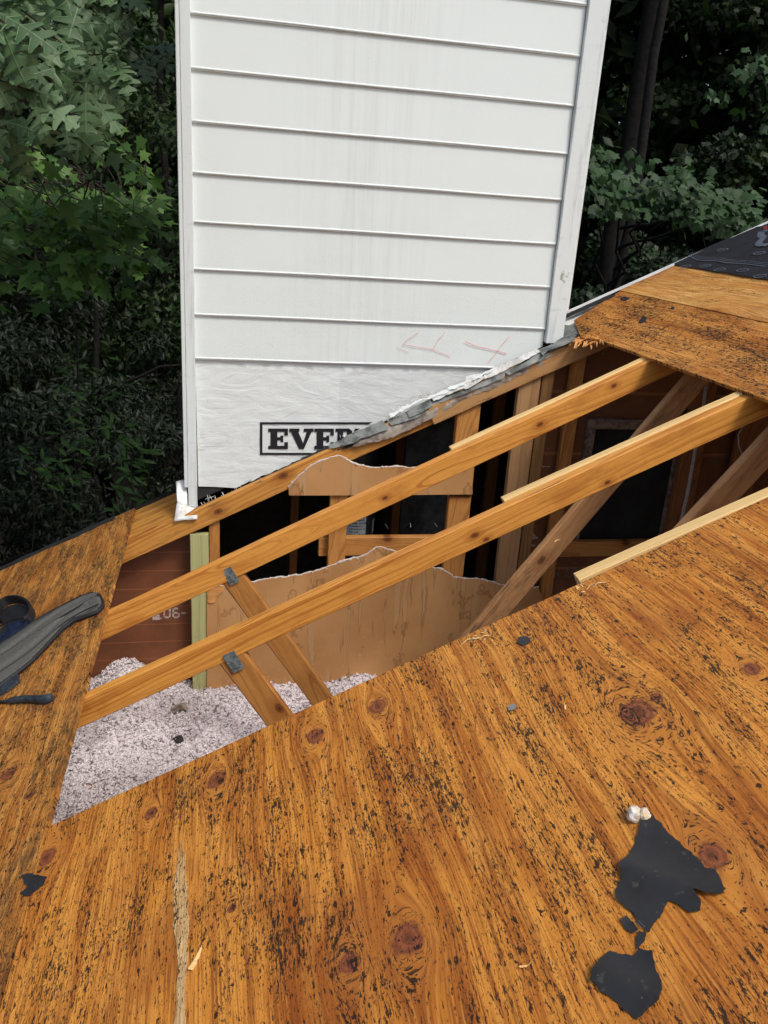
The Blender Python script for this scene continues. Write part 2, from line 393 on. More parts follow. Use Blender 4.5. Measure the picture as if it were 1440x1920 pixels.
M_PLYT = plywood('newer_plywood', kn((1330, 590, 22)), (81, 73), light=(.66, .34, .085), mid=(.56, .245, .045), dark=(.26, .095, .022), speck=.12, blots=.12, dirt=.25, dirtcol=(.30, .14, .04), figure=1.9)
LK = dict(light=(.72, .325, .062), dark=(.38, .105, .010), blot=.5, saw=.5)
M_R1 = lumber('pine_rafter', tilt=.055, knot=[(-.62, -.05, .008), (.05, -.045, .010), (.38, -.03, .009), (.7, -.06, .008)], **LK)
M_R2 = lumber('pine_rafter_straight', tilt=-.03, pith=(.05, .12), knot=[(-.43, -.045, .010), (-.40, -.075, .007), (.03, -.07, .008), (.62, -.05, .011)], **LK)
M_SIS = lumber('new_pine', light=(.80, .56, .24), dark=(.62, .34, .10), tilt=.02, blot=.1)
M_WEB = lumber('aged_pine', light=(.50, .22, .055), dark=(.25, .08, .016), tilt=.08, pith=(.05, .05), knot=[(-.1, -.02, .014), (.25, -.03, .010)], blot=.5)
M_WEBG = lumber('weathered_brace', light=(.62, .33, .14), dark=(.34, .15, .05), tilt=.06, dirt=.4, dirtcol=(.16, .09, .055), knot=[(.05, -.04, .015)], blot=.4)
M_STUD = lumber('stud_pine', light=(.56, .26, .07), dark=(.32, .115, .02), tilt=.07, knot=[(.0, -.01, .016), (.3, .02, .010)], blot=.45)
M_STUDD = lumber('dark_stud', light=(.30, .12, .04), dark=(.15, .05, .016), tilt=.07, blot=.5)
M_STUDT = lumber('tan_stud', light=(.46, .27, .125), dark=(.32, .165, .065), tilt=.01, blot=.3)
M_STUDB = lumber('bold_grain_stud', light=(.30, .155, .055), dark=(.055, .022, .008), tilt=.02, ring=.45, pith=(.03, .02), blot=.3)
M_BEAM = lumber('gable_chord', light=(.62, .29, .060), dark=(.33, .105, .014), tilt=-.05, pith=(.03, .10), ring=.8, knot=[(-1.32, -.05, .014), (-.98, -.02, .016), (-.3, -.05, .016), (.1, -.04, .012)], dirt=.32, dirtcol=(.10, .07, .045), blot=.4)
M_TANB = lumber('tan_chord', light=(.50, .275, .11), dark=(.40, .19, .06), tilt=.01, ring=.5, blot=.25, dirt=.1)
M_TREAT = lumber('treated_pine', light=(.47, .47, .22), dark=(.36, .34, .13), tilt=.02, ring=.6, blot=.12)
M_RAW = lumber('raw_splinters', light=(.72, .36, .12), dark=(.45, .16, .03), tilt=.1, ring=1.5)
M_PALE = plywood('pale_splinters', (), (5, 3), light=(.66, .42, .17), mid=(.52, .28, .09), dark=(.26, .11, .03), speck=.2, blots=.1, dirt=.5, dirtcol=(.30, .14, .05))

def m_siding():
    t = NT('white_painted_siding'); o = t.n('ShaderNodeNewGeometry').outputs['Position']; x, y, z = t.sep(o)[:3]
    base = (.775, .84, .815)
    cx = t.math('ABSOLUTE', t.math('SUBTRACT', x, .86))
    band = t.step(t.math('ADD', cx, t.math('MULTIPLY', t.noise(t.comb(t.math('MULTIPLY', x, 3), 0., t.math('MULTIPLY', z, 1.0)), 1, 3), .25)), .62, .05)
    st = t.noise(t.comb(t.math('MULTIPLY', x, 34), 0., t.math('MULTIPLY', z, .9)), 1, 4, .62)
    st2 = t.noise(t.comb(t.math('MULTIPLY', x, 110), 0., t.math('MULTIPLY', z, 3.0)), 1, 3, .6)
    s = t.math('MULTIPLY', band, t.math('ADD', t.math('MULTIPLY', t.step(st, .38, .80), .30), t.math('MULTIPLY', t.step(st2, .45, .80), .16)))
    col = t.mix(s, base, (.44, .45, .40))
    ml = t.noise(o, 420, 3, .7); mk = t.noise(t.comb(t.math('MULTIPLY', x, 1.7), 0., t.math('MULTIPLY', z, 2.8)), 1, 3, .55)
    low = t.step(z, 1.9, .5)
    col = t.mix(t.math('MULTIPLY', t.math('MULTIPLY', t.step(ml, .50, .66), t.step(mk, .34, .62)), t.math('ADD', .16, t.math('MULTIPLY', low, .34))), col, (.36, .37, .34))
    gr = t.noise(t.comb(t.math('MULTIPLY', x, 2.2), 0., t.math('MULTIPLY', z, 5)), 1, 4, .6)
    col = t.mix(t.math('MULTIPLY', t.math('MULTIPLY', t.step(gr, .48, .75), low), .20), col, (.50, .52, .44))
    vo = t.voro(t.comb(t.math('MULTIPLY', x, 17), 0., t.math('MULTIPLY', z, 17)), 1)
    rr = t.sep(vo[1])[0]
    col = t.mix(t.math('MULTIPLY', t.math('LESS_THAN', vo[0], t.math('MULTIPLY', t.math('SUBTRACT', rr, .80), .22)), .75), col, (.20, .20, .18))
    tx = t.noise(o, 260, 4, .7)
    return t.done(col, .5, tx, .25, .0012, .35)
M_SIDE = m_siding()
def m_trim(name, base=(.76, .78, .79), k=.5):
    t = NT(name); o = t.n('ShaderNodeNewGeometry').outputs['Position']; x, y, z = t.sep(o)[:3]
    a = t.noise(t.comb(t.math('MULTIPLY', x, 30), t.math('MULTIPLY', y, 30), t.math('MULTIPLY', z, 2.5)), 1, 5, .65)
    b = t.noise(t.comb(t.math('MULTIPLY', x, 8), t.math('MULTIPLY', y, 8), t.math('MULTIPLY', z, 26)), 1, 3, .6)
    c = t.noise(o, 9, 4, .65)
    col = t.mix(t.math('MULTIPLY', t.step(a, .50, .80), k), base, (.42, .44, .43))
    col = t.mix(t.math('MULTIPLY', t.step(b, .56, .80), k*.8), col, (.45, .48, .47))
    col = t.mix(t.math('MULTIPLY', t.step(c, .66, .74), k), col, (.24, .22, .18))
    return t.done(col, .5, a, .25, .0015, .35)
M_TRIM = m_trim('worn_white_trim', (.74, .795, .775), .85)
M_BEAD = m_trim('white_bead', (.77, .82, .80), .35)
def m_wrap():
    t = NT('white_house_wrap'); o = t.n('ShaderNodeNewGeometry').outputs['Position']; x, y, z = t.sep(o)[:3]
    d = t.math('ADD', t.math('MULTIPLY', x, .5), t.math('MULTIPLY', z, -.87)); e = t.math('ADD', t.math('MULTIPLY', x, .87), t.math('MULTIPLY', z, .5))
    wr = t.noise(t.comb(t.math('MULTIPLY', d, 22), t.math('MULTIPLY', e, 4.5), 0.), 1, 4, .55, .6)
    wr2 = t.noise(t.comb(t.math('MULTIPLY', d, 60), t.math('MULTIPLY', e, 16), 3.), 1, 3, .55, .4)
    gx = t.math('SINE', t.math('MULTIPLY', x, 1500)); gz = t.math('SINE', t.math('MULTIPLY', z, 1500))
    wv = t.math('MULTIPLY', gx, gz)
    st = t.noise(t.comb(t.math('MULTIPLY', x, 5), 0., t.math('MULTIPLY', z, 7)), 1, 5, .65)
    base = t.mix(t.step(x, .760, .763), (.77, .82, .80), (.715, .76, .745))  # right part of the wrap is shaded by a darker base colour
    lo = t.step(z, .60, .05)
    col = t.mix(t.math('MULTIPLY', t.math('MULTIPLY', t.step(st, .50, .76), lo), .38), base, (.50, .44, .32))
    sp = t.noise(o, 75, 3, .6); col = t.mix(t.math('MULTIPLY', t.math('MULTIPLY', t.step(sp, .70, .74), t.step(st, .45, .6)), .75), col, (.16, .10, .06))
    ln = t.math('LESS_THAN', t.math('ABSOLUTE', t.math('SUBTRACT', t.math('ADD', z, t.math('MULTIPLY', st, .01)), .545)), .0009)
    ln2 = t.math('LESS_THAN', t.math('ABSOLUTE', t.math('SUBTRACT', t.math('ADD', z, t.math('MULTIPLY', st, .01)), .335)), .0009)
    col = t.mix(t.math('MULTIPLY', t.math('MAXIMUM', ln, ln2), .30), col, (.30, .28, .24))
    wr3 = t.noise(t.comb(t.math('MULTIPLY', x, 4), t.math('MULTIPLY', z, 11), 5.), 1, 4, .6, 1.2)
    h = t.math('ADD', t.math('ADD', t.math('MULTIPLY', wr, .9), t.math('MULTIPLY', wr2, .22)), t.math('MULTIPLY', wr3, 2.2))
    return t.done(col, .42, h, .45, .006, .45)
M_WRAP = m_wrap()
M_INK = plain('black_ink', (.020, .020, .024), .5, .1)
M_PINK = plain('pink_crayon', (.80, .28, .32), .8, .3, 200, dark=(.80, .62, .62))
M_CUT = plain('cut_line', (.10, .09, .08), .8, .1)
def m_fabric(name, c=(.030, .030, .032), crease=.5):
    t = NT(name); o = t.obj(); n1 = t.noise(o, 14, 5, .6); n2 = t.noise(o, 240, 3, .7); n3 = t.noise(o, 45, 4, .6)
    col = t.mix(t.step(n1, .40, .70), c, (c[0]*.72, c[1]*.66, c[2]*.60))
    col = t.mix(t.math('MULTIPLY', t.step(n3, .62, .70), .22), col, (.20, .18, .14))
    vo = t.voro(o, 150); col = t.mix(t.math('MULTIPLY', t.math('LESS_THAN', vo[0], t.math('MULTIPLY', t.math('SUBTRACT', t.sep(vo[1])[0], .86), 1.1)), .5), col, (.30, .27, .22))
    return t.done(col, t.math('ADD', .40, t.math('MULTIPLY', n1, .25)), t.math('ADD', t.math('MULTIPLY', n1, 1.0), t.math('MULTIPLY', n2, .15)), .25, .003, .4)
M_FELT = m_fabric('black_roofing_felt')
M_UND = m_fabric('black_underlayment', (.022, .023, .028))
M_UMARK = plain('grey_print', (.12, .14, .18), .6, .3, 60)
M_RED = plain('red_print', (.30, .04, .035), .6, .2)
def m_dry():
    t = NT('brown_drywall_paper'); o = t.n('ShaderNodeNewGeometry').outputs['Position']; x, y, z = t.sep(o)[:3]
    b = t.noise(o, 3, 4, .55)
    col = t.mix(t.step(b, .35, .7), (.56, .300, .120), (.46, .230, .085))
    # runs of water: narrow vertical trails with a dark outline
    xw = t.math('ADD', x, t.math('MULTIPLY', t.math('SUBTRACT', t.noise(t.comb(t.math('MULTIPLY', x, 9), 0., t.math('MULTIPLY', z, 9)), 1, 3), .5), .035))
    n = t.noise(t.comb(t.math('MULTIPLY', xw, 22), 0., t.math('MULTIPLY', z, 1.3)), 1, 2, .5)
    gate = t.step(t.noise(t.comb(t.math('MULTIPLY', x, 5), 0., t.math('MULTIPLY', z, 1.5)), 1, 2), .46, .54)
    band = t.math('MULTIPLY', t.step(n, .565, .58), gate)
    edge = t.math('MULTIPLY', t.math('MULTIPLY', t.step(n, .548, .558), t.step(n, .585, .572)), gate)
    col = t.mix(t.math('MULTIPLY', band, .55), col, (.52, .33, .17))
    col = t.mix(t.math('MULTIPLY', edge, .42), col, (.17, .075, .025))
    n_ = t.noise(t.comb(t.math('MULTIPLY', x, 6), 0., t.math('MULTIPLY', z, 4)), 1, 4, .6)
    ring = t.math('MULTIPLY', t.step(n_, .60, .615), t.step(n_, .65, .63))
    col = t.mix(t.math('MULTIPLY', ring, .4), col, (.17, .07, .02))
    col = t.mix(t.math('MULTIPLY', t.step(n_, .63, .72), .35), col, (.27, .13, .05))
    dust = t.noise(o, 60, 4, .7); col = t.mix(t.math('MULTIPLY', t.math('MULTIPLY', t.step(dust, .62, .68), t.step(z, -.45, -.85)), .8), col, (.60, .45, .33))
    return t.done(col, .55, t.math('ADD', b, t.math('MULTIPLY', n_, 2.)), .3, .004, .3)
M_DRY = m_dry()
M_GYP = plain('gypsum_core', (.66, .62, .58), .9, .25, 120, bump=.6, dark=(.50, .40, .32))
def m_brown(name, base=(.155, .058, .026), rows=10.5, z0=0.):
    t = NT(name); o = t.n('ShaderNodeNewGeometry').outputs['Position']; x, y, z = t.sep(o)[:3]
    b = t.noise(o, 5, 5, .6)
    col = t.mix(t.step(b, .35, .7), base, tuple(c*.68 for c in base))
    q = t.math('FRACT', t.math('ADD', t.math('MULTIPLY', z, rows), t.math('MULTIPLY', b, .05)))
    l = t.math('LESS_THAN', q, .045)
    col = t.mix(t.math('MULTIPLY', l, .45), col, tuple(min(1, c*2.3) for c in base))
    sc = t.noise(t.comb(t.math('MULTIPLY', x, 9), 0., t.math('MULTIPLY', z, 120)), 1, 4, .7); g = t.noise(o, 3.3, 3)
    col = t.mix(t.math('MULTIPLY', t.math('MULTIPLY', t.step(sc, .62, .70), t.step(g, .45, .62)), .5), col, (.42, .27, .21))
    sp = t.noise(o, 85, 3, .6); col = t.mix(t.math('MULTIPLY', t.step(sp, .73, .76), .8), col, (.55, .45, .42))
    return t.done(col, .55, b, .2, .002, .35)
M_BRD = m_brown('red_brown_sheathing', (.20, .070, .030))
M_BRD2 = m_brown('dark_brown_sheathing', (.22, .088, .036), 3.2)
M_STENC = plain('white_stencil', (.55, .50, .47), .8, .5, 90, dark=(.30, .18, .13))
M_STENCD = plain('grey_stencil', (.22, .17, .14), .8, .5, 90, dark=(.10, .06, .04))
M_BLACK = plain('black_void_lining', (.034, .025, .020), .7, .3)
M_BLKM = plain('black_sheet_metal', (.034, .036, .038), .4, .4, 12, metal=.3, bump=.1)
M_GREYM = plain('grey_sheet_metal', (.09, .10, .115), .38, .3, 9, metal=.5, bump=.1)
def m_insul():
    t = NT('blown_insulation'); o = t.obj(); a = t.noise(o, 90, 5, .75); b = t.noise(o, 9, 4, .6); v = t.voro(o, 120)
    ri = t.n('ShaderNodeNewGeometry').outputs['Random Per Island']
    col = t.mix(t.step(a, .28, .58), (.60, .50, .51), (.88, .81, .82))
    col = t.mix(t.math('MULTIPLY', ri, .5), col, (.84, .78, .79))
    pt = t.noise(o, 5.5, 5, .65); col = t.mix(t.math('MULTIPLY', t.step(pt, .50, .68), .55), col, (.26, .20, .21))
    col = t.mix(t.math('MULTIPLY', t.step(t.math('ADD', a, t.math('MULTIPLY', b, .5)), .88, .98), .6), col, (.08, .06, .06))
    col = t.mix(t.math('MULTIPLY', t.math('GREATER_THAN', ri, .93), .75), col, (.16, .11, .10))
    return t.done(col, .85, t.math('ADD', a, v[0]), .8, .006, .15)
M_INS = m_insul()
M_GALV = plain('galvanised_steel', (.26, .30, .30), .5, .4, 60, metal=.3, bump=.2)
M_PAD = plain('grey_padding', (.115, .114, .100), .85, .16, 120, bump=.3, bd=.001)
M_WEBB = plain('black_webbing', (.020, .020, .023), .6, .2, 80, bump=.2)
M_NAVY = plain('navy_lining', (.012, .022, .060), .7, .4, 30, bump=.3)
M_RUB = plain('slate_rubber', (.045, .060, .075), .5, .35, 50, bump=.25)
M_STEEL = plain('worn_steel', (.35, .36, .37), .35, .3, 50, metal=.8)
M_FOAM = plain('white_foam', (.82, .78, .70), .8, .2, 50, bump=.8, dark=(.62, .48, .30), bd=.004)
M_LABEL = plain('label_paper', (.62, .66, .70), .6, .1, 10)
M_FRAMEG = plain('dusty_wood_frame', (.30, .21, .16), .8, .4, 30, bump=.3)
M_SCREEN = plain('dark_vent_screen', (.022, .026, .024), .75, .5, 5, dark=(.012, .010, .009))
M_WHITEP = plain('white_fascia', (.78, .79, .78), .5, .12, 12)
M_CABLE = plain('white_cable', (.50, .52, .52), .5, .2, 60)
M_PAINT = m_trim('house_siding', (.62, .64, .64), .3)

def m_flash(name, c, d, k=.5):
    t = NT(name); o = t.obj(); a = t.noise(o, 16, 6, .7); b = t.noise(o, 90, 4, .7)
    col = t.mix(t.step(a, .42, .62), c, d); col = t.mix(t.math('MULTIPLY', t.step(b, .60, .70), k), col, (.09, .05, .03))
    return t.done(col, t.math('ADD', .35, t.math('MULTIPLY', a, .3)), t.math('ADD', a, b), .4, .003, .4, .1)
M_FW = m_flash('white_flashing', (.74, .75, .73), (.50, .49, .44), .4)
M_FG = m_flash('grey_flashing', (.24, .255, .235), (.085, .095, .088), .5)
M_FT = m_flash('rotten_felt_edge', (.42, .37, .31), (.17, .13, .10), .7)

def m_leaf(name, c, c2, rough=.45, trans=.25):
    t = NT(name); ri = t.n('ShaderNodeNewGeometry').outputs['Random Per Island']
    col = t.mix(ri, c, c2)
    t.done(col, rough, spec=.35)
    tr = t.n('ShaderNodeBsdfTranslucent'); t._in(tr.inputs[0], t.mix(.5, col, (c2[0]*1.2, c2[1]*1.6, c2[2]*.6)))
    mx = t.n('ShaderNodeMixShader'); mx.inputs[0].default_value = trans
    t.t.links.new(t.b.outputs[0], mx.inputs[1]); t.t.links.new(tr.outputs[0], mx.inputs[2]); t.t.links.new(mx.outputs[0], t.out.inputs[0])
    return t.m
M_OAK = m_leaf('oak_leaf', (.042, .092, .032), (.105, .180, .078), .5, .12)
M_VEIN = m_leaf('pale_leaf_vein', (.14, .20, .10), (.20, .27, .14), .6, .1)
M_GUM = m_leaf('sweetgum_leaf', (.036, .095, .020), (.125, .240, .045), .45, .3)
M_MAP = m_leaf('maple_leaf', (.015, .042, .012), (.038, .085, .026), .6, .15)
M_DK = m_leaf('shrub_leaf', (.003, .008, .002), (.010, .022, .006), .6, .12)  # background leaves: the wood's shade is put into these very dark greens
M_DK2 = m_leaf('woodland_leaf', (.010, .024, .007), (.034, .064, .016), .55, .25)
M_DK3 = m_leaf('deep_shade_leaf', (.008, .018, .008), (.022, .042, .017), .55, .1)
M_BARK = plain('dark_bark', (.011, .009, .007), .9, .4, 14, bump=.8, bd=.02)
M_TWIG = plain('twig_bark', (.05, .034, .024), .85, .3, 40)
M_SOIL = plain('leaf_litter', (.060, .042, .026), .95, .5, 3, bump=.5, dark=(.022, .022, .012), bd=.03)

# ------------------------------------------------------------------ roof sheets
XL, XR, XS = -0.191/COS, 1.880/COS, uv(892, 1179)[0]
XT, XRI = 2.231/COS, 4.4/COS
YR, YN = 1.722, -.578
def slab(name, outline, h0, h1, mat, label, cat='plywood sheet', group=None):
    """flat panel with side faces in roof coordinates"""
    n = len(outline)
    v = [(a, b, h1) for a, b in outline]+[(a, b, h0) for a, b in outline]
    res = delaunay_2d_cdt([Vector(q) for q in outline], [(i, (i+1) % n) for i in range(n)], [list(range(n))], 1, 1e-7)
    m = len(res[0]); v = [(q.x, q.y, h1) for q in res[0]]+[(q.x, q.y, h0) for q in res[0]]
    fs = []; ed = set()
    for f in res[2]:
        f = list(f); a = sum(v[f[i]][0]*v[f[(i+1) % len(f)]][1]-v[f[(i+1) % len(f)]][0]*v[f[i]][1] for i in range(len(f)))
        if a < 0: f = f[::-1]
        fs.append(f); fs.append([i+m for i in f[::-1]])
        for i in range(len(f)): ed.add((f[i], f[(i+1) % len(f)]))
    for a, b in ed:
        if (b, a) not in ed: fs.append([b, a, a+m, b+m])
    o = mesh_obj(name, v, fs, mat, None, ROOFM.copy())
    return tag(o, label, cat, group)
G = 'plywood sheets of the roof deck'
near_a = slab('plywood_sheet', jag([(XL+.004, -4.2), (XS-.0003, -4.2), (XS-.0003, YN), (XL+.004, YN)], .0009, .03, 2, skip=(0, 1, 3)), 0, DT, M_PLYA,
     'orange plywood sheet flecked with black in the foreground, with a pale splintered gouge', group=G)
near_b = slab('plywood_sheet', jag([(XS+.0003, -4.2), (XR-.004, -4.2), (XR-.004, YN), (XS+.0003, YN)], .0009, .03, 3, skip=(0, 1, 3)), 0, DT, M_PLYB,
     'orange knotty plywood sheet at lower right carrying the torn black felt scraps', group=G)
left = slab('plywood_sheet', jag([(-1.62, -4.2), (XL-.001, -4.2), (XL-.001, 1.40), (XL-.001, YR-.02), (-1.62, YR-.02)], .0012, .03, 4, skip=(0,)), 0, DT, M_PLYL,
     'weathered brown plywood sheet on the left carrying the padded tool belt', group=G)
# upper sheet with its chewed corner at the chimney
ca = uv(1078, 600); cb = uv(1092, 632); cc = uv(1128, 637)
upo = jag([(XR, -4.2), (XT-.003, -4.2), (XT-.003, 1.70), ca, cb, cc], .0012, .03, 5, skip=(0,))
upper = slab('plywood_sheet', upo, .001, DT+.001, M_PLYU, 'speckled plywood strip above the hole with a broken corner beside the chimney', group=G)
top = slab('plywood_sheet', jag([(XT+.002, -4.2), (XRI, -4.2), (XRI, YR), (XT+.002, YR)], .0008, .05, 6, skip=(0,)), .003, DT+.003, M_PLYT,
     'lighter golden plywood sheet high on the slope below the black underlayment', group=G)
# light gouge in the near sheet
def px_out(pts, off=.014): return [uv(a, b, off) for a, b in pts]
g = sheet('splintered_gouge', jag(px_out([(334, 1640), (340, 1590), (346, 1572), (352, 1600), (357, 1660), (360, 1740), (358, 1800), (354, 1850), (357, 1925), (333, 1925), (337, 1860), (340, 1800), (331, 1740), (332, 1690)], .0145), .0016, .012, 8),
          lambda x, y: DT+.0002+.0008*math.sin(y*240)*math.sin(x*900), .0012, M_PALE, ROOFM.copy(), near_a, grid=.012, smooth=False)
# knots of raw splinters at the chewed corner: many thin shards
def shards(name, specs, mat, parent, mw=None):
    bm = bmesh.new()
    for (a, b, wd, th) in specs:
        a, b = Vector(a), Vector(b); d = (b-a).normalized(); s = d.cross(Vector((0, 0, 1)))
        s = s.normalized() if s.length > .01 else Vector((1, 0, 0)); n_ = s.cross(d)
        ps = []
        for k, (f, ww) in enumerate(((0, 1), (.45, .8), (.8, .45), (1, .05))):
            p = a+(b-a)*f+n_*.004*math.sin(k*2+a.x*90); hw = s*wd*ww*.5; hh = n_*th*ww*.5
            ps.append([bm.verts.new(p+hw+hh), bm.verts.new(p-hw+hh), bm.verts.new(p-hw-hh), bm.verts.new(p+hw-hh)])
        for q, r_ in zip(ps, ps[1:]):
            for k in range(4): bm.faces.new((q[k], q[(k+1) % 4], r_[(k+1) % 4], r_[k]))
        bm.faces.new(ps[0][::-1]); bm.faces.new(ps[-1])
    bmesh.ops.recalc_face_normals(bm, faces=bm.faces[:])
    return bm_obj(name, bm, mat, parent, mw)
sp = []
for i in range(46):
    f = i/45; px, py = 1128-f*80, 637-f*2+rnd.uniform(-8, 6)
    if f > .62: py -= (f-.62)*16
    a = at_roof(px, py, .012+rnd.uniform(-.008, .004)); L = rnd.uniform(.03, .085)*(1-.35*abs(f-.4))
    b = a+np.array([rnd.uniform(-.9, -.2)*L, -L*rnd.uniform(.5, 1.0), -L*.45+rnd.uniform(0, .02)])
    sp.append((a, b, rnd.uniform(.005, .013), .0025))
    if i % 3 == 0:
        b2 = a+np.array([L*.5, -L*.4, L*.35]); sp.append((a, b2, .006, .002))
shards('broken_veneer', sp, M_RAW, upper)
# little raw chips on the seam
for (px, py) in ((905, 1188), (1095, 1100)):
    s2 = []
    for i in range(9):
        a = at_roof(px+rnd.uniform(-16, 18), py+rnd.uniform(-8, 12), .016); an = rnd.uniform(0, 3.1); L = rnd.uniform(.015, .04)
        s2.append((a, a+np.array([math.cos(an)*L, math.sin(an)*L*.6-.01, math.cos(an)*L*TAN+.002]), .005, .0012))
    o = shards('wood_splinters', s2, M_SIS, None)
    tag(o, 'pale chips of splintered wood at the deck edge, ' + ('near the brace foot' if px < 1000 else 'below the raised pale board end'), 'splinters', 'pale splinters on the deck')
for i, (px, py, L, an) in enumerate(((357, 1820, .045, 1.1), (1040, 1017, .02, .3), (975, 1815, .022, .05), (1060, 1330, .02, 1.3), (1385, 1005, .02, 2.1))):
    a = at_roof(px, py, .017)
    o = shards('wood_splinter', [(a, a+np.array([math.cos(an)*L, math.sin(an)*L, math.cos(an)*L*TAN+.001]), .010 if i == 0 else .003, .0015)], M_SIS, None)
    tag(o, ['pale flat wood chip lying beside the splintered gouge', 'tiny pale splinter near the top edge of the knotty sheet', 'short pale splinter at the bottom of the frame, right of the middle', 'tiny pale splinter beside the small dark felt fragment', 'tiny pale splinter near the right side of the deck'][i], 'splinter', 'pale splinters on the deck')
# black felt remains and drip edge along the rake
def strip(name, x0, x1, y0, y1, h0, h1, mat, label, cat, seed=1, amp=.004, group=None):
    o = slab(name, jag([(x0, y0), (x1, y0), (x1, y1), (x0, y1)], amp, .03, seed), h0, h1, mat, label, cat, group)
    return o
strip('felt_strip', -1.62, uv(215, 975)[0], 1.655, 1.716, DT+.001, DT+.0035, M_FELT, 'ragged black felt strip left along the outer edge of the left sheet', 'felt strip', 3, .010)
strip('felt_strip', uv(1065, 592)[0], uv(1150, 553)[0], 1.650, 1.705, DT+.003, DT+.0055, M_FELT, 'ragged black felt strip left on the roof edge right of the chimney', 'felt strip', 4, .010)
strip('drip_edge', uv(1040, 600)[0], XRI, 1.709, 1.745, DT+.0045, DT+.0085, M_WHITEP, 'thin white metal drip edge along the roof edge right of the chimney', 'drip edge', 5, .0008)
strip('drip_edge', -1.64, uv(330, 912)[0], 1.722, 1.738, -.012, .006, M_BLKM, 'thin dark metal drip edge along the outer edge of the left sheet', 'drip edge', 6, .0008)
# underlayment
uo = [uv(1262, 497), uv(1300, 504), uv(1350, 512), uv(1400, 521), (uv(1440, 526)[0], uv(1440, 526)[1]), (uv(1440, 526)[0]+.03, -.6), (uv(1440, 526)[0]+.03, -4), (XRI, -4), (XRI, 1.73), (uv(1373, 450)[0]+.02, 1.735), (uv(1373, 450)[0]-.02, 1.765), (uv(1262, 497)[0]+.25, 1.768), (uv(1262, 497)[0]+.02, 1.77)]
und = sheet('roofing_underlayment', jag(uo, .0015, .05, 9), lambda x, y: DT+.0085+.0015*math.sin(x*9+y*7)+.001*math.sin(y*31)-(.10*max(0, y-1.728)), .0015, M_UND, ROOFM.copy(), None, grid=.08)
tag(und, 'black synthetic underlayment printed with small grey ovals at the top right of the roof', 'underlayment')
def ring_pts(cx, cy, a, b, th, n=20, rot=0.):
    out = []
    for k in range(n):
        an = 2*math.pi*k/n; c, s = math.cos(rot), math.sin(rot)
        for q in (1, 1-th): out.append((cx+(a*q*math.cos(an))*c-(b*q*math.sin(an))*s, cy+(a*q*math.cos(an))*s+(b*q*math.sin(an))*c))
    return out
vv, ff = [], []
def add_ring(cx, cy, a, b, th, rot=0.):
    st = len(vv); p = ring_pts(cx, cy, a, b, th, 20, rot); vv.extend((x, y, DT+.0135) for x, y in p)
    for k in range(20):
        i, j = 2*k, (2*k+2) % 40; ff.append((st+i, st+j, st+j+1, st+i+1))
def add_seg(x0, y0, x1, y1, wd):
    d = np.array([x1-x0, y1-y0]); L = np.linalg.norm(d); n_ = np.array([-d[1], d[0]])/max(L, 1e-9)*wd/2; st = len(vv)
    vv.extend([(x0+n_[0], y0+n_[1], DT+.0133), (x0-n_[0], y0-n_[1], DT+.0133), (x1-n_[0], y1-n_[1], DT+.0133), (x1+n_[0], y1+n_[1], DT+.0133)]); ff.append((st, st+1, st+2, st+3))
for (px, py) in ((1290, 498), (1327, 497), (1354, 504), (1397, 505), (1430, 516), (1359, 467), (1428, 473)):
    a, b = uv(px, py, .027); add_ring(a, b, .020, .036, .22, .1)
    for k in (-1, 0, 1): add_seg(a-.008, b+k*.014, a+.008, b+k*.014+.006, .004)
    under(mesh_obj('printed_oval', vv, ff, M_UMARK, None, ROOFM.copy()), und); vv, ff = [], []
wl = [(1295, 477), (1302, 482), (1312, 486), (1330, 487), (1352, 488), (1364, 491), (1385, 492), (1410, 494), (1440, 498)]
for dy, wd in ((0, .006), (-3, .0035), (-5.5, .0025)):
    for (a, b), (c, d) in zip(wl, wl[1:]):
        p, q = uv(a+dy*-1.2, b+dy, .027), uv(c+dy*-1.2, d+dy, .027); add_seg(*p, *q, wd)
under(mesh_obj('printed_line', vv, ff, M_UMARK, None, ROOFM.copy()), und); vv, ff = [], []
w8 = [(1446, 430), (1432, 432), (1430, 440), (1436, 444), (1426, 454), (1428, 458), (1446, 457)]
for (a, b), (c, d) in zip(w8, w8[1:]): add_seg(*uv(a, b, .027), *uv(c, d, .027), .035)
um = mesh_obj('printed_numeral', vv, ff, M_UMARK, None, ROOFM.copy()); under(um, und)
a, b = uv(1436, 426, .027); vv, ff = [], []; add_seg(a-.01, b-.03, a+.02, b+.02, .018)
rm = mesh_obj('red_mark', vv, ff, M_RED, None, ROOFM.copy()); under(rm, und)

# ------------------------------------------------------------------ loose scraps on the deck
from mathutils import noise as mnoise
def scrap(name, pts, label, seed, thick=.0007, lift=.006, mat=M_FELT, group='torn black felt scraps on the deck', wave=30, cat='felt scrap', amp=.0013, g_=.012):
    o2 = jag(px_out(pts, .016), amp, .004, seed)
    cx = sum(p[0] for p in o2)/len(o2); cy = sum(p[1] for p in o2)/len(o2)
    R_ = max(math.hypot(p[0]-cx, p[1]-cy) for p in o2)
    def h(x, y):
        d = math.hypot(x-cx, y-cy)/R_
        u_ = (x-cx)*.8+(y-cy)*.6
        return DT+.0008+lift*.75*max(0, 1-abs(u_*26-.4*math.sin(seed)))**1.3+lift*.40*(1+math.sin((x-cx)*wave*1.3+(y-cy)*wave*.9+seed))*d**3+.0003*mnoise.noise(Vector((x*120, y*120, seed)))
    o = sheet(name, o2, h, thick, mat, ROOFM.copy(), None, grid=g_)
    return tag(o, label, cat, group)
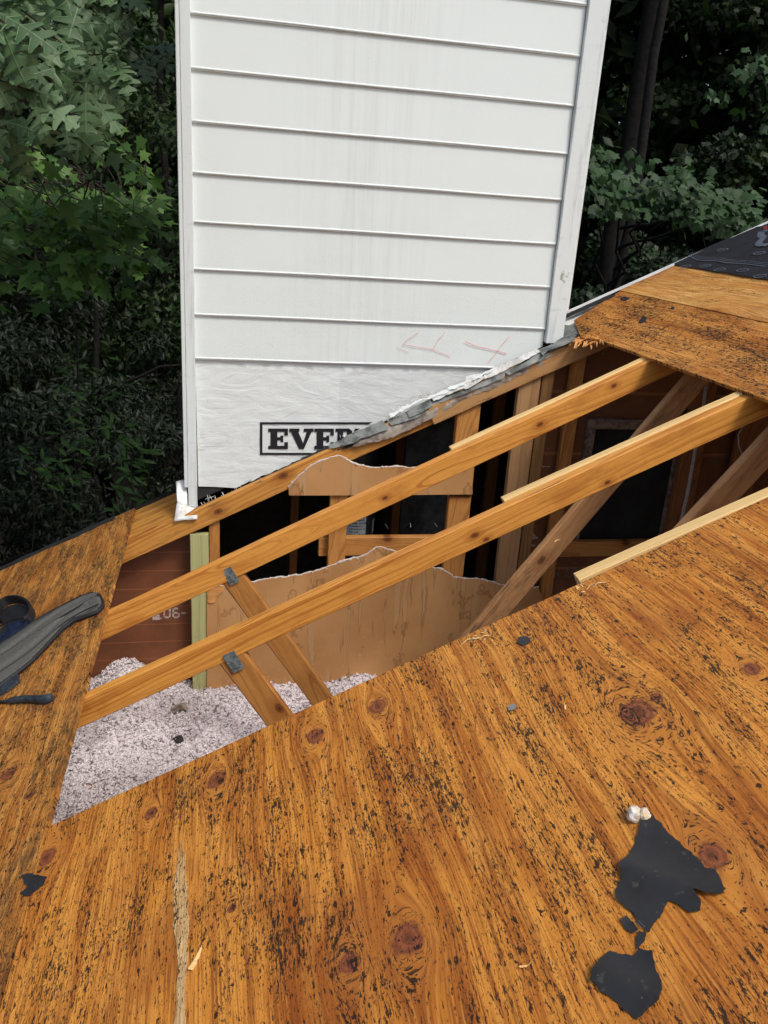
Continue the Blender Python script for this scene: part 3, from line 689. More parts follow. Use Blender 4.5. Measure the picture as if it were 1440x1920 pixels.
scrap('felt_scrap', [(1215, 1508), (1222, 1516), (1250, 1546), (1285, 1580), (1322, 1612), (1328, 1622), (1350, 1626), (1358, 1642), (1370, 1664), (1360, 1678), (1330, 1676), (1310, 1668), (1324, 1690), (1322, 1706), (1300, 1708), (1278, 1692), (1260, 1686), (1252, 1706), (1224, 1746), (1208, 1730), (1192, 1706), (1166, 1684), (1162, 1664), (1174, 1648), (1170, 1622), (1186, 1602), (1196, 1580), (1206, 1552), (1210, 1532)],
      'largest torn black felt scrap, with a flap to the right, below the white foam lump', 11, lift=.013)
scrap('felt_scrap', [(1152, 1782), (1198, 1788), (1206, 1776), (1232, 1782), (1238, 1812), (1250, 1836), (1252, 1856), (1244, 1878), (1222, 1892), (1202, 1908), (1178, 1890), (1160, 1872), (1134, 1856), (1128, 1844), (1114, 1834), (1122, 1816), (1136, 1796)],
      'roundish torn black felt scrap at the bottom right, below the largest one', 12, lift=.011, wave=22)
scrap('felt_scrap', [(1206, 1742), (1220, 1746), (1216, 1762), (1202, 1776), (1200, 1760)], 'small black felt sliver between the two large torn scraps', 13, amp=.0008, g_=.008, lift=.002)
sc4 = scrap('felt_scrap', [(1172, 1722), (1184, 1716), (1196, 1728), (1206, 1742), (1194, 1748), (1180, 1738)], 'small crumpled black fragment with a shiny staple, left of the largest scrap', 14, amp=.001, g_=.008, lift=.004)
st_ = bmesh.new()
for k in (0, 1): tube_bm(st_, [at_roof(1190+k*4, 1727-k*3, .022), at_roof(1206+k*3, 1741-k*3, .022)], .0009, 6)
bm_obj('staple', st_, M_STEEL, sc4)
scrap('felt_scrap', [(46, 1640), (60, 1636), (94, 1642), (88, 1656), (72, 1668), (58, 1678), (42, 1672), (58, 1660), (50, 1652)], 'notched black felt scrap at the lower left beside the seam', 15, amp=.0015, lift=.002, g_=.008)
scrap('felt_scrap', [(978, 1192), (990, 1190), (1000, 1194), (998, 1204), (986, 1209), (975, 1204)], 'small dark round felt scrap near the far edge of the knotty sheet', 16, amp=.0008, g_=.01, lift=.002)
sg = scrap('felt_scrap', [(958, 1322), (968, 1317), (974, 1320), (972, 1328), (960, 1331)], 'tiny grey curled felt fragment with a white speck in the middle of the deck', 17, amp=.0006, g_=.01, lift=.004, mat=M_FG)
for i, (pts, lb) in enumerate((([(1209, 592), (1216, 594), (1213, 603), (1199, 605), (1203, 597)], 'black felt shard on the speckled strip, the lower of the two right of the chimney'),
                               ([(1165, 558), (1174, 555), (1184, 558), (1176, 563), (1167, 562)], 'flat black felt shard close to the roof edge right of the chimney'),
                               ([(1262, 576), (1268, 575), (1266, 579), (1258, 578)], 'very small black felt shard on the speckled strip near its upper joint'))):
    scrap('felt_scrap', pts, lb, 18+i, amp=.0008, g_=.02, lift=.003)
# white foam lump
bm = bmesh.new(); c0 = at_roof(1188, 1536, .013); c1 = at_roof(1206, 1536, .013)
for c, r_ in ((c0, rad(1190, 1535, 15)), (c1, rad(1190, 1535, 12))):
    n0 = len(bm.verts); bmesh.ops.create_icosphere(bm, subdivisions=4, radius=r_, matrix=Matrix.Translation(Vector(c)+Vector((0, 0, r_*.75))))
rr = random.Random(4)
from mathutils import noise as mnoise
cc_ = Vector((c0+c1)/2)
for v in bm.verts:
    nn = mnoise.noise(v.co*110); n2 = mnoise.noise(v.co*300); v.co += (v.co-cc_).normalized()*(nn*.004+n2*.0015)
foam = bm_obj('foam_lump', bm, M_FOAM, smooth=True); tag(foam, 'small white knobbly foam lump touching the top of the largest felt scrap', 'foam lump')

# ------------------------------------------------------------------ roof trusses
def ext(pA, pB, x0, x1):                     # roof-plane line through two seen points, extended to x0..x1
    A, B = at_roof(*pA, 0.0), at_roof(*pB, 0.0)
    def p(x): t_ = (x-A[0])/(B[0]-A[0]); return Vector((x, A[1]+(B[1]-A[1])*t_+.019, x*TAN))
    return p(x0), p(x1)
def web(pA, pB, y, grow0, grow1, wid, dep, mat, parent, name, seed):
    A, B = Vector(at_y(*pA, y)), Vector(at_y(*pB, y)); A.y = B.y = y+.019; d = B-A
    A2, B2 = A-d*grow0, B+d*grow1
    return beam(name, A2, B2, wid, dep, mat, parent, centre=True, seed=seed, bev=.005)
def nail_plate(px, py, y, ang, L, W, parent):
    c = Vector(at_y(px, py, y)); bm = bmesh.new(); nx, ny = 9, 5
    box_bm(bm, -L/2, L/2, -W/2, W/2, 0, .0012)
    for i in range(nx):
        for j in range(ny):
            if (i+j) % 2 == 0:
                x = -L/2+L*(i+.5)/nx; z = -W/2+W*(j+.5)/ny; box_bm(bm, x-.0028, x+.0028, z-.0011, z+.0011, .0013, .0030)
    mw = Matrix.Translation(c) @ plane_y(0) @ Matrix.Rotation(ang, 4, 'Z')
    return bm_obj('nail_plate', bm, M_GALV, parent, mw)
def truss(pA, pB, y, mat, label, wl_, wr_, sis_from, seed, plate=None):
    A, B = ext(pA, pB, -1.62, 4.38)
    t_ = empty('roof_truss', A); tag(t_, label, 'roof truss', 'roof trusses under the deck')
    beam('top_chord', A, B, .038, .089, mat, t_, seed=seed)
    if sis_from is not None:
        d = (B-A).normalized(); k = (sis_from-A.x)/(B.x-A.x); S = A+(B-A)*k+Vector((0, .0385, 0))+Vector((-SIN, 0, COS))*.004
        s_ = beam('sister_board', S, B+Vector((0, .0385, 0)), .036, .089, M_SIS, t_, seed=seed+3)
    yc = A.y-.019+(B.y-A.y)*.33
    if wl_: web(*wl_, yc+.001, .12, 1.6, .036, .089, M_WEB, t_, 'web', seed+5)
    if wr_: web(*wr_, A.y-.019+(B.y-A.y)*.5+.001, .35, 1.1, .036, .095, M_WEBG, t_, 'web', seed+7)
    if plate: nail_plate(*plate, yc-.006, R(-62), .072, .040, t_)
    # bottom chord lies under the insulation
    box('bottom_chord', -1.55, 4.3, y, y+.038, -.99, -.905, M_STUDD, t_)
    return t_
truss((205, 1150), (1230, 672), .61, M_R1, 'roof truss nearer the chimney, with wavy grain on its chord', ((437, 1085), (602, 1312)), ((1268, 760), (1000, 1073)), at_y(850, 833, .65)[0], 1, (432, 1080))
truss((162, 1307), (1419, 738), 0.0, M_R2, 'roof truss crossing mid hole nearer the camera, with straight grain on its chord', ((438, 1238), (522, 1349)), ((1440, 848), (1330, 966)), at_y(948, 940, .04)[0], 11, (438, 1241))
# third truss carries the near deck edge; its raised pale board shows
t3 = empty('roof_truss', (-1.6, -.61, -1.6*TAN)); tag(t3, 'roof truss under the front deck edge, only its raised pale yellow sister board showing', 'roof truss', 'roof trusses under the deck')
beam('top_chord', (-1.62, -.617, -1.62*TAN-.001), (4.38, -.617, 4.38*TAN-.001), .038, .089, M_R1, t3, seed=21)
S = Vector(at_roof(1086, 1086, .016)); E_ = Vector(at_roof(1440, 931, .016)); d_ = (E_-S); S2 = S+Vector((0, .022, 0)); E2 = S2+d_*2.2
beam('sister_board', S2, E2, .040, .089, M_SIS, t3, seed=23)
box('bottom_chord', -1.55, 4.3, -.636, -.598, -.99, -.905, M_STUDD, t3)

# gable truss, below the chimney
YB = 1.300
gt = empty('gable_truss', (-1.6, YB, -1.6*TAN)); tag(gt, 'gable end truss with upright studs, lying right under the torn chimney base', 'gable truss')
beam('top_chord', (-1.62, YB+.019, -1.62*TAN), (4.38, YB+.019, 4.38*TAN), .038, .092, M_BEAM, gt, seed=31)
xa = at_y(800, 790, 1.282)[0]
beam('sister_board', (xa, YB-.010, xa*TAN-.002), (2.35, YB-.010, 2.35*TAN-.002), .018, .089, M_TANB, gt, seed=32)
YS = YB+.002
def upright(pxl, pxr, py, y0, mat, seed, ztop=None, zbot=-.95, name='stud', parent=gt, dep=.036):
    """vertical board: front face at y0, width between two seen edges"""
    a = at_y(pxl, py, y0)[0]; b = at_y(pxr, py, y0)[0]; x = (a+b)/2; zt = x*TAN-.055 if ztop is None else ztop
    L = zt-zbot; wdt = b-a; bm = bmesh.new(); n = max(3, int(L/.08)); r_ = random.Random(seed); rings = []; c = .003
    sec = [(-wdt/2+c, dep/2), (wdt/2-c, dep/2), (wdt/2, dep/2-c), (wdt/2, -dep/2+c), (wdt/2-c, -dep/2), (-wdt/2+c, -dep/2), (-wdt/2, -dep/2+c), (-wdt/2, dep/2-c)]
    for i in range(n+1):
        rings.append([bm.verts.new((-L/2+L*i/n, q[0]+r_.uniform(-.0005, .0005), q[1])) for q in sec])
    for p, q in zip(rings, rings[1:]):
        for k in range(8): bm.faces.new((p[k], p[(k+1) % 8], q[(k+1) % 8], q[k]))
    bm.faces.new(rings[0][::-1]); bm.faces.new(rings[-1]); bmesh.ops.recalc_face_normals(bm, faces=bm.faces[:])
    # local x up, local y -> world -x, local z -> world -y
    mw = Matrix(((0, -1, 0, x), (0, 0, -1, y0+dep/2), (1, 0, 0, (zt+zbot)/2), (0, 0, 0, 1)))
    return bm_obj(name, bm, mat, parent, mw)
upright(617, 650, 990, YS, M_STUD, 41)
upright(840, 881, 960, YS, M_STUD, 42)
upright(972, 1012, 733, YS, M_STUDT, 43)
upright(1014, 1036, 733, YS+.004, M_STUDB, 44)
upright(1072, 1096, 700, YS+.012, M_WEB, 45)
upright(392, 412, 1020, YS+.014, M_WEB, 46)
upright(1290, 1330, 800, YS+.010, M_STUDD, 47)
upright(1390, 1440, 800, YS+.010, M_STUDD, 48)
# horizontal blocking behind the first stud
def rail(p0, p1, py0, py1, y, dep, mat, name, parent=gt, seed=0):
    a, b = at_y(p0, (py0+py1)/2, y), at_y(p1, (py0+py1)/2, y); h = abs(at_y(p0, py0, y)[2]-at_y(p0, py1, y)[2])
    z = (a[2]+b[2])/2
    return beam(name, (a[0], y+dep/2, z+h/2), (b[0], y+dep/2, z+h/2), dep, h, mat, parent, seed=seed)
rail(598, 850, 1007, 1042, YS+.038, .038, M_STUD, 'blocking', seed=51)
rail(1040, 1300, 1015, 1043, YS+.038, .036, M_STUD, 'blocking', seed=52)
tr = upright(356, 391, 1010, YS-.006, M_TREAT, 53, ztop=at_y(372, 1002, YS)[2], name='treated_post', parent=None)
tag(tr, 'pale green treated upright post standing in the insulation at the left end of the drywall', 'post')
pass
# outriggers left of the chimney
fl = beam('fly_board', (-1.6, 1.435, -1.6*TAN-.004), (.045, 1.435, .045*TAN-.004), .185, .030, M_BEAM, None, seed=54)
tag(fl, 'bare orange lookout board on the roof edge just left of the chimney corner', 'lookout board')
fl2 = beam('rake_board', (-1.62, 1.66, -1.62*TAN-.006), (.045, 1.66, .045*TAN-.006), .12, .09, M_BEAM, None, seed=55)
fl2.data.materials[0] = M_BEAM
tag(fl2, 'outer rake board with a dark edge on the roof edge left of the chimney', 'rake board')
fl3 = beam('rake_board', (1.84, 1.66, 1.84*TAN-.006), (4.38, 1.66, 4.38*TAN-.006), .12, .14, M_WHITEP, None, seed=56)
tag(fl3, 'white rake board below the drip edge right of the chimney', 'rake board')

# sheathing of the gable wall
YW = 1.392
def wall_panel(name, pts, y, th, mat, label, cat):
    v = [(x, y, z) for x, z in pts]+[(x, y+th, z) for x, z in pts]; n = len(pts)
    f = [list(range(n))[::-1], list(range(n, 2*n))]+[[i, (i+1) % n, (i+1) % n+n, i+n] for i in range(n)]
    o = mesh_obj(name, v, f, mat); bm = bmesh.new(); bm.from_mesh(o.data); bmesh.ops.recalc_face_normals(bm, faces=bm.faces[:]); bm.to_mesh(o.data); bm.free()
    return tag(o, label, cat)
XC0, XC1 = .086, 1.80
shl = wall_panel('wall_sheathing', [(-1.6, -1.2), (.098, -1.2), (.098, .02), (-1.6, -1.6*TAN-.02)], YW, .012, M_BRD, 'red-brown sheathing board stencilled 06 inside the gable wall, left of the green post', 'wall sheathing')
vent_x0, vent_x1 = at_y(1112, 800, YW)[0], at_y(1268, 830, YW)[0]; vz1, vz0 = at_y(1150, 800, YW)[2], at_y(1150, 1012, YW)[2]
def ztop(x): return x*TAN-.02
shr = wall_panel('wall_sheathing', [(XC1-.02, -1.2), (4.4, -1.2), (4.4, ztop(4.4)), (vent_x1, ztop(vent_x1)), (vent_x1, vz0), (vent_x0, vz0), (vent_x0, vz1), (vent_x1-.001, vz1), (vent_x1-.001, ztop(vent_x1)), (XC1-.02, ztop(XC1-.02))], YW, .012, M_BRD2, 'dark brown sheathing of the gable wall around the vent opening, right of the chimney', 'wall sheathing')
def quads(name, rects, y, mat, parent, conv=None):
    """flat marks on a vertical plane; rects are convex polygons in photo pixels of that plane"""
    v, f = [], []
    for r_ in rects:
        st = len(v); v += [tuple(at_y(px, py, y)) for px, py in r_]; f.append(list(range(st, len(v))))
    o = mesh_obj(name, v, f, mat); under(o, parent); return o
def rc(x0, y0, x1, y1, sk=0): return [(x0, y0), (x1, y0), (x1+sk, y1), (x0+sk, y1)]
def stencil(s, x, y, w_, h, gap, sk=0, t_=.22):
    segs = {'0': 'abcdef', '6': 'acdefg', '9': 'abcdfg', '7': 'abc', '-': 'g', 'P': 'abefg'}
    out = []; k = w_*t_*1.1; m = h*t_*.8
    for ch in s:
        if ch == 'X' or ch == 'Y':
            yb = y+h if ch == 'X' else y+h*.5
            out.append([(x, y), (x+k, y), (x+w_, yb), (x+w_-k, yb)]); out.append([(x+w_-k, y), (x+w_, y), (x+k, y+h), (x, y+h)])
        elif ch == '-': out.append(rc(x, y+h*.45, x+w_*.7, y+h*.60))
        else:
            sg_ = segs[ch]
            if 'a' in sg_: out.append(rc(x+k, y, x+w_-k, y+m))
            if 'd' in sg_: out.append(rc(x+k, y+h-m, x+w_-k, y+h))
            if 'g' in sg_: out.append(rc(x+k, y+h/2-m/2, x+w_-k, y+h/2+m/2))
            if 'f' in sg_: out.append(rc(x, y+m*.6, x+k, y+h/2-m*.1))
            if 'e' in sg_: out.append(rc(x, y+h/2+m*.1, x+k, y+h-m*.6))
            if 'b' in sg_: out.append(rc(x+w_-k, y+m*.6, x+w_, y+h/2-m*.1))
            if 'c' in sg_: out.append(rc(x+w_-k, y+h/2+m*.1, x+w_, y+h-m*.6))
        x += w_+gap
    return out
quads('stencil_lettering', stencil('06-7', 306, 1139, 14, 20, 3)+[[(285, 1143), (300, 1140), (299, 1150), (300, 1162), (286, 1163)], [(300, 1158), (304, 1158), (304, 1161), (300, 1161)]], YW-.0015, M_STENC, shl)
quads('stencil_lettering', stencil('06-X', 1060, 1063, 15, 20, 4)+[[(1046, 1066), (1050, 1082), (1036, 1083)]]+stencil('X', 1335, 856, 13, 14, 3)+[rc(1328, 862, 1333, 865)]+
      [rc(1357+i*9, 853, 1363+i*9, 868) for i in range(4)]+[rc(1076, 1054, 1078, 1058), rc(1080, 1054, 1082, 1058), rc(1100, 1053, 1106, 1056), rc(1122, 1053, 1127, 1056)], YW-.0015, M_STENCD, shr)
quads('stencil_lettering', [[(996, 991), (1003, 1003), (1010, 1010), (990, 1012), (992, 1003)], rc(986, 1021, 1004, 1024), rc(1009, 874, 1032, 876)], YW-.0015, M_STENC, shr)
vent = empty('gable_vent', ((vent_x0+vent_x1)/2, YW, vz0)); tag(vent, 'dark screened gable vent opening with a dusty wooden frame, seen behind the diagonal brace', 'gable vent')
box('screen', vent_x0, vent_x1, YW+.004, YW+.008, vz0, vz1, M_SCREEN, vent)
for a, b, c, d in ((vent_x0-.045, vent_x1+.045, vz1-.005, vz1+.045), (vent_x0-.045, vent_x1+.045, vz0-.04, vz0+.006)):
    box('frame_rail', a, b, YW-.035, YW-.001, c, d, M_FRAMEG, vent, .003)
for a, b in ((vent_x0-.04, vent_x0+.004), (vent_x1-.004, vent_x1+.04)):
    box('frame_stile', a, b, YW-.030, YW-.002, vz0+.007, vz1-.006, M_FRAMEG, vent, .003)

# ------------------------------------------------------------------ drywall scraps behind the trusses
YD = YB-.0135
def drywall(pts_px, tear, label, seed, extra=()):
    o2 = [xz(a, b, YD) for a, b in pts_px]
    t2 = [xz(a, b, YD) for a, b in tear]
    tj = jag(t2, .0035, .014, seed, closed=False)
    out = tj+o2
    o = sheet('drywall_panel', out, lambda x, y: 0.0, .012, M_DRY, plane_y(YD+.012), None, grid=.06, smooth=False)
    tag(o, label, 'drywall')
    bm = bmesh.new(); r_ = random.Random(seed)
    pts = [Vector((x, YD+.004, z+.0005)) for x, z in tj]
    rads = [r_.uniform(.0022, .0065) for _ in pts]
    tube_bm(bm, pts, rads, 6)
    for p in pts[::2]:
        bmesh.ops.create_icosphere(bm, subdivisions=1, radius=r_.uniform(.002, .007), matrix=Matrix.Translation(p+Vector((r_.uniform(-.006, .006), r_.uniform(-.006, .004), r_.uniform(-.006, .003)))))
    e = bm_obj('torn_edge', bm, M_GYP, o); return o
dwu = drywall([(886, 927), (780, 928), (640, 929), (542, 929)], [(541, 914), (560, 893), (575, 880), (596, 867), (620, 858), (638, 855), (650, 862), (668, 870), (690, 876), (712, 877), (740, 875), (768, 878), (810, 880), (850, 880), (886, 877)],
        'smaller brown drywall piece with a torn peak, hanging under the chimney base', 61)
dwl = drywall([(1018, 1128), (1000, 1300), (388, 1345)], [(388, 1102), (408, 1098), (430, 1101), (470, 1092), (520, 1083), (560, 1079), (600, 1069), (640, 1054), (680, 1043), (705, 1027), (716, 1026), (745, 1036), (775, 1052), (800, 1062), (830, 1068), (850, 1083), (872, 1085), (900, 1087), (950, 1099), (1010, 1101)],
        'larger brown water-stained drywall panel with a torn top edge, behind both trusses', 62)
pe = sheet('peeled_paper', jag([xz(a, b, YD-.002) for a, b in ((388, 1098), (398, 1096), (420, 1098), (420, 1108), (412, 1112), (404, 1128), (389, 1130))], .002, .01, 5), lambda x, y: .003+.004*math.sin(x*150), .0015, M_RAW, plane_y(YD-.001), dwl, grid=.02)

# ------------------------------------------------------------------ chimney chase
ZT = 3.35
ch = empty('chimney', (.9, 1.8, 0)); tag(ch, 'tall white lap-sided chimney chase with torn house wrap along its base', 'chimney')
def front(x): return x*TAN+.004
def poly_y(name, pts, y0, y1, mat, parent):
    o = wall_panel(name, pts, y0, y1-y0, mat, None, None)
    return under(o, parent)
poly_y('front_sheathing', [(XC0-.012, front(XC0)), (XC1+.014, front(XC1)), (XC1+.014, ZT), (XC0-.012, ZT)], 1.400, 1.412, M_FELT, ch)
box('side_wall', XC0-.012, XC0-.001, 1.413, 2.15, -5, ZT, M_PAINT, ch)
box('side_wall', XC1+.001, XC1+.014, 1.413, 2.15, -5, ZT, M_PAINT, ch)
box('back_wall', XC0-.012, XC1+.014, 2.151, 2.163, -5, ZT, M_PAINT, ch)
box('cap', XC0-.05, XC1+.05, 1.34, 2.2, ZT+.001, ZT+.03, M_GREYM, ch)
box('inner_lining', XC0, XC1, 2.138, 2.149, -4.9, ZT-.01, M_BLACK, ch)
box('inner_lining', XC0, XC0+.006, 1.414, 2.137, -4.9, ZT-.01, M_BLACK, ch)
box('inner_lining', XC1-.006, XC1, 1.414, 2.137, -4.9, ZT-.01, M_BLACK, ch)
for i, (a, b) in enumerate(((735, 750), (905, 925), (930, 943), (545, 560))):
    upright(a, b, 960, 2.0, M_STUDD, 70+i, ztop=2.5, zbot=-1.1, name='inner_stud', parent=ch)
# laps
Z0, LS = 2.04845, .188872
xl, xr = at_y(357, 128, 1.384)[0]-.004, at_y(1073, 200, 1.384)[0]+.006
for k in range(-7, 8):
    zb = Z0-k*LS; zt = zb+LS+.010
    if zt > ZT: continue
    if k == 7: pts = [(xl, zb), (at_y(925, 691, 1.384)[0], zb), (xr, at_y(1020, 650, 1.384)[2]), (xr, zt), (xl, zt)]
    else: pts = [(xl, zb), (xr, zb), (xr, zt), (xl, zt)]
    n = len(pts); yb = lambda z: 1.3815+(z-zb)/(zt-zb)*.0085
    seg = []
    v = [(x, yb(z), z) for x, z in pts]+[(x, yb(z)+.009, z) for x, z in pts]
    f = [list(range(n)), list(range(n, 2*n))[::-1]]+[[(i+1) % n, i, i+n, (i+1) % n+n] for i in range(n)]
    o = mesh_obj('siding_board', v, f, M_SIDE); under(o, ch)
    bm = bmesh.new(); xe = pts[1][0] if k == 7 else xr
    nseg = 40; rr = random.Random(k+50)
    pl = [(xl+(xe-xl)*i/nseg, 1.3835+rr.uniform(-.0002, .0002), zb+.0060+.0009*math.sin(i*.23+k)+rr.uniform(-.0002, .0002)) for i in range(nseg+1)]
    tube_bm(bm, pl, .0052, 8)
    bm_obj('bead', bm, M_BEAD, o, smooth=True)
# corner trims
def trim(p0, p1, ybot, nm_seed, ztop_=ZT, label=None):
    y0, y1 = 1.362, 1.396
    a0 = at_y(p0[0], p0[1], y0)[0]; a1 = at_y(p1[0], p1[1], y0)[0]
    zb = at_y(*ybot, y0)[2]
    bm = bmesh.new(); n = 50; rr = random.Random(nm_seed); c = .002; wdt = a1-a0
    sec = [(c, y0), (wdt-c, y0), (wdt, y0+c), (wdt, y1), (0, y1), (0, y0+c)]; rings = []
    for i in range(n+1):
        z = zb+(ztop_-zb)*i/n; j = rr.uniform(-.0009, .0009)
        rings.append([bm.verts.new((a0+q[0]+j*(1 if q[0] < wdt/2 else -1), q[1], z+(rr.uniform(-.006, .006) if i == 0 else 0))) for q in sec])
    for p, q in zip(rings, rings[1:]):
        for k in range(6): bm.faces.new((p[k], p[(k+1) % 6], q[(k+1) % 6], q[k]))
    bm.faces.new(rings[0][::-1]); bm.faces.new(rings[-1]); bmesh.ops.recalc_face_normals(bm, faces=bm.faces[:])
    return bm_obj('corner_trim', bm, M_TRIM, ch)
trim((336.5, 60), (357, 60), (350, 956), 3)
trim((1098.5, 60), (1134.5, 60), (1040, 642), 4)
box('trim_return', at_y(336.5, 60, 1.362)[0]-.016, at_y(336.5, 60, 1.362)[0]-.0005, 1.364, 1.44, .14, ZT, M_TRIM, ch, .002)
box('trim_return', XC1+.016, XC1+.030, 1.40, 1.46, 1.0, ZT, M_TRIM, ch, .002)
# house wrap
YWR = 1.3925
tearpx = [(907, 697), (871, 718), (835, 736), (805, 750), (775, 766), (742, 781), (700, 800), (651, 818), (618, 835), (582, 853), (555, 866), (518, 881), (480, 898), (440, 915)]
tj = jag([xz(a, b, YWR) for a, b in tearpx], .0035, .012, 77, closed=False)
wo = [xz(366, 672, YWR), xz(925, 688, YWR)]+tj+[xz(405, 913, YWR), xz(372, 912, YWR)]
wrap = sheet('house_wrap', wo, lambda x, z: .0010*math.sin(x*40+z*70)+.0007*math.sin(x*110-z*60), .0006, M_WRAP, plane_y(YWR+.0012), ch, grid=.03)
# frayed threads along the tear
bm = bmesh.new(); rr = random.Random(8)
def fray(px, py, n, L, y=1.385, sp=14):
    for _ in range(n):
        p = Vector(at_y(px+rr.uniform(-sp, sp), py+rr.uniform(-sp*.4, sp*.4), y)); l = L*rr.uniform(.4, 1); an = rr.uniform(-2.4, -.7)
        pts = [p]; 
        for k in range(3):
            an += rr.uniform(-.6, .6); p = p+Vector((math.cos(an)*l/3, rr.uniform(-.006, .002), math.sin(an)*l/3)); pts.append(p)
        tube_bm(bm, pts, rr.uniform(.0005, .0013), 4)
for (a, b) in tearpx: fray(a, b+2, 5, .022)
for (a, b) in ((738, 768), (745, 762), (752, 775), (730, 782)): fray(a, b, 9, .06, 1.33, 9)
for (a, b) in ((400, 930), (412, 938), (388, 945), (375, 950), (425, 925)): fray(a, b, 6, .05, 1.35, 12)
for a in range(775, 830, 4): fray(a, 745-(a-775)*.28, 3, .03, 1.345, 3)
bm_obj('frayed_threads', bm, M_FW, ch)['kind'] = 'stuff'
# printed frame and letters, cut off by the tear
YI = 1.3895
def clip(poly, a=(575, 857), b=(735, 772)):
    out = []; f = lambda p: (b[0]-a[0])*(p[1]-a[1])-(b[1]-a[1])*(p[0]-a[0])
    for i in range(len(poly)):
        p, q = poly[i], poly[(i+1) % len(poly)]; fp, fq = f(p), f(q)
        if fp <= 0: out.append(p)
        if fp*fq < 0: t_ = fp/(fp-fq); out.append((p[0]+(q[0]-p[0])*t_, p[1]+(q[1]-p[1])*t_))
    return out
def letter(ch_, x0, x1, y0, y1):
    W_, H_ = x1-x0, y1-y0; P_ = []
    def r_(a, b, c, d): P_.append([(x0+a*W_, y0+b*H_), (x0+c*W_, y0+b*H_), (x0+c*W_, y0+d*H_), (x0+a*W_, y0+d*H_)])
    if ch_ == 'E':
        r_(0, 0, .50, .16); r_(.12, .16, .46, .84); r_(0, .84, .50, 1); r_(.50, 0, 1, .16); r_(.82, .16, 1, .34); r_(.50, .84, 1, 1); r_(.82, .66, 1, .84); r_(.46, .42, .62, .58); r_(.62, .34, .76, .66)
    if ch_ == 'V':
        r_(0, 0, .42, .16); r_(.60, 0, 1, .16)
        P_.append([(x0+.07*W_, y0+.16*H_), (x0+.37*W_, y0+.16*H_), (x0+.57*W_, y0+.72*H_), (x0+.57*W_, y0+H_), (x0+.40*W_, y0+H_)]); P_.append([(x0+.72*W_, y0+.16*H_), (x0+.92*W_, y0+.16*H_), (x0+.60*W_, y0+H_), (x0+.57*W_, y0+H_), (x0+.57*W_, y0+.72*H_)])
    if ch_ == 'R':
        r_(0, 0, .46, .16); r_(.12, .16, .44, .84); r_(0, .84, .52, 1); r_(.46, 0, .78, .15)
        P_.append([(x0+.78*W_, y0), (x0+.95*W_, y0+.12*H_), (x0+.95*W_, y0+.42*H_), (x0+.66*W_, y0+.38*H_), (x0+.66*W_, y0+.15*H_)]); P_.append([(x0+.66*W_, y0+.38*H_), (x0+.95*W_, y0+.42*H_), (x0+.80*W_, y0+.55*H_), (x0+.44*W_, y0+.55*H_), (x0+.44*W_, y0+.42*H_)])
    return P_
polys = []
for c_, a, b in (('E', 503, 540), ('V', 542.5, 588), ('E', 589.5, 626), ('R', 629, 662), ('E', 665, 700)): polys += letter(c_, a, b, 803.5, 842)
polys += [rc(487.5, 791.5, 700, 795.5), rc(487.5, 795.5, 492, 849), rc(487.5, 849, 640, 853)]
polys = [p for p in (clip(q) for q in polys) if len(p) > 2]
quads('printed_lettering', polys, YI, M_INK, wrap)
# pink crayon marks on the lowest board
def stroke(pts, y, wd, name, mat, parent):
    v, f = [], []
    P3 = [Vector(at_y(px, py, y)) for px, py in pts]
    for i, p in enumerate(P3):
        d = (P3[min(i+1, len(P3)-1)]-P3[max(0, i-1)]).normalized(); n_ = Vector((-d.z, 0, d.x))*wd*.5
        v += [tuple(p+n_), tuple(p-n_)]
        if i: f.append([2*i-2, 2*i-1, 2*i+1, 2*i])
    return under(mesh_obj(name, v, f, mat), parent)
low = [o for o in ch.children if o.name.startswith('siding_board')][-1]
YP = 1.3795
for s_, w_ in (([(786, 622), (765, 636), (756, 645), (755, 648)], .0022), ([(743, 651), (755, 655), (767, 662)], .0020), ([(757, 646), (780, 650), (810, 655), (833, 664), (845, 669)], .0030), ([(834, 623), (822, 638), (812, 655)], .0022),
               ([(872, 640), (890, 648), (915, 654), (950, 663)], .0042), ([(955, 631), (940, 648), (928, 665), (915, 680)], .0028)):
    stroke(s_, YP, w_, 'crayon_mark', M_PINK, low)
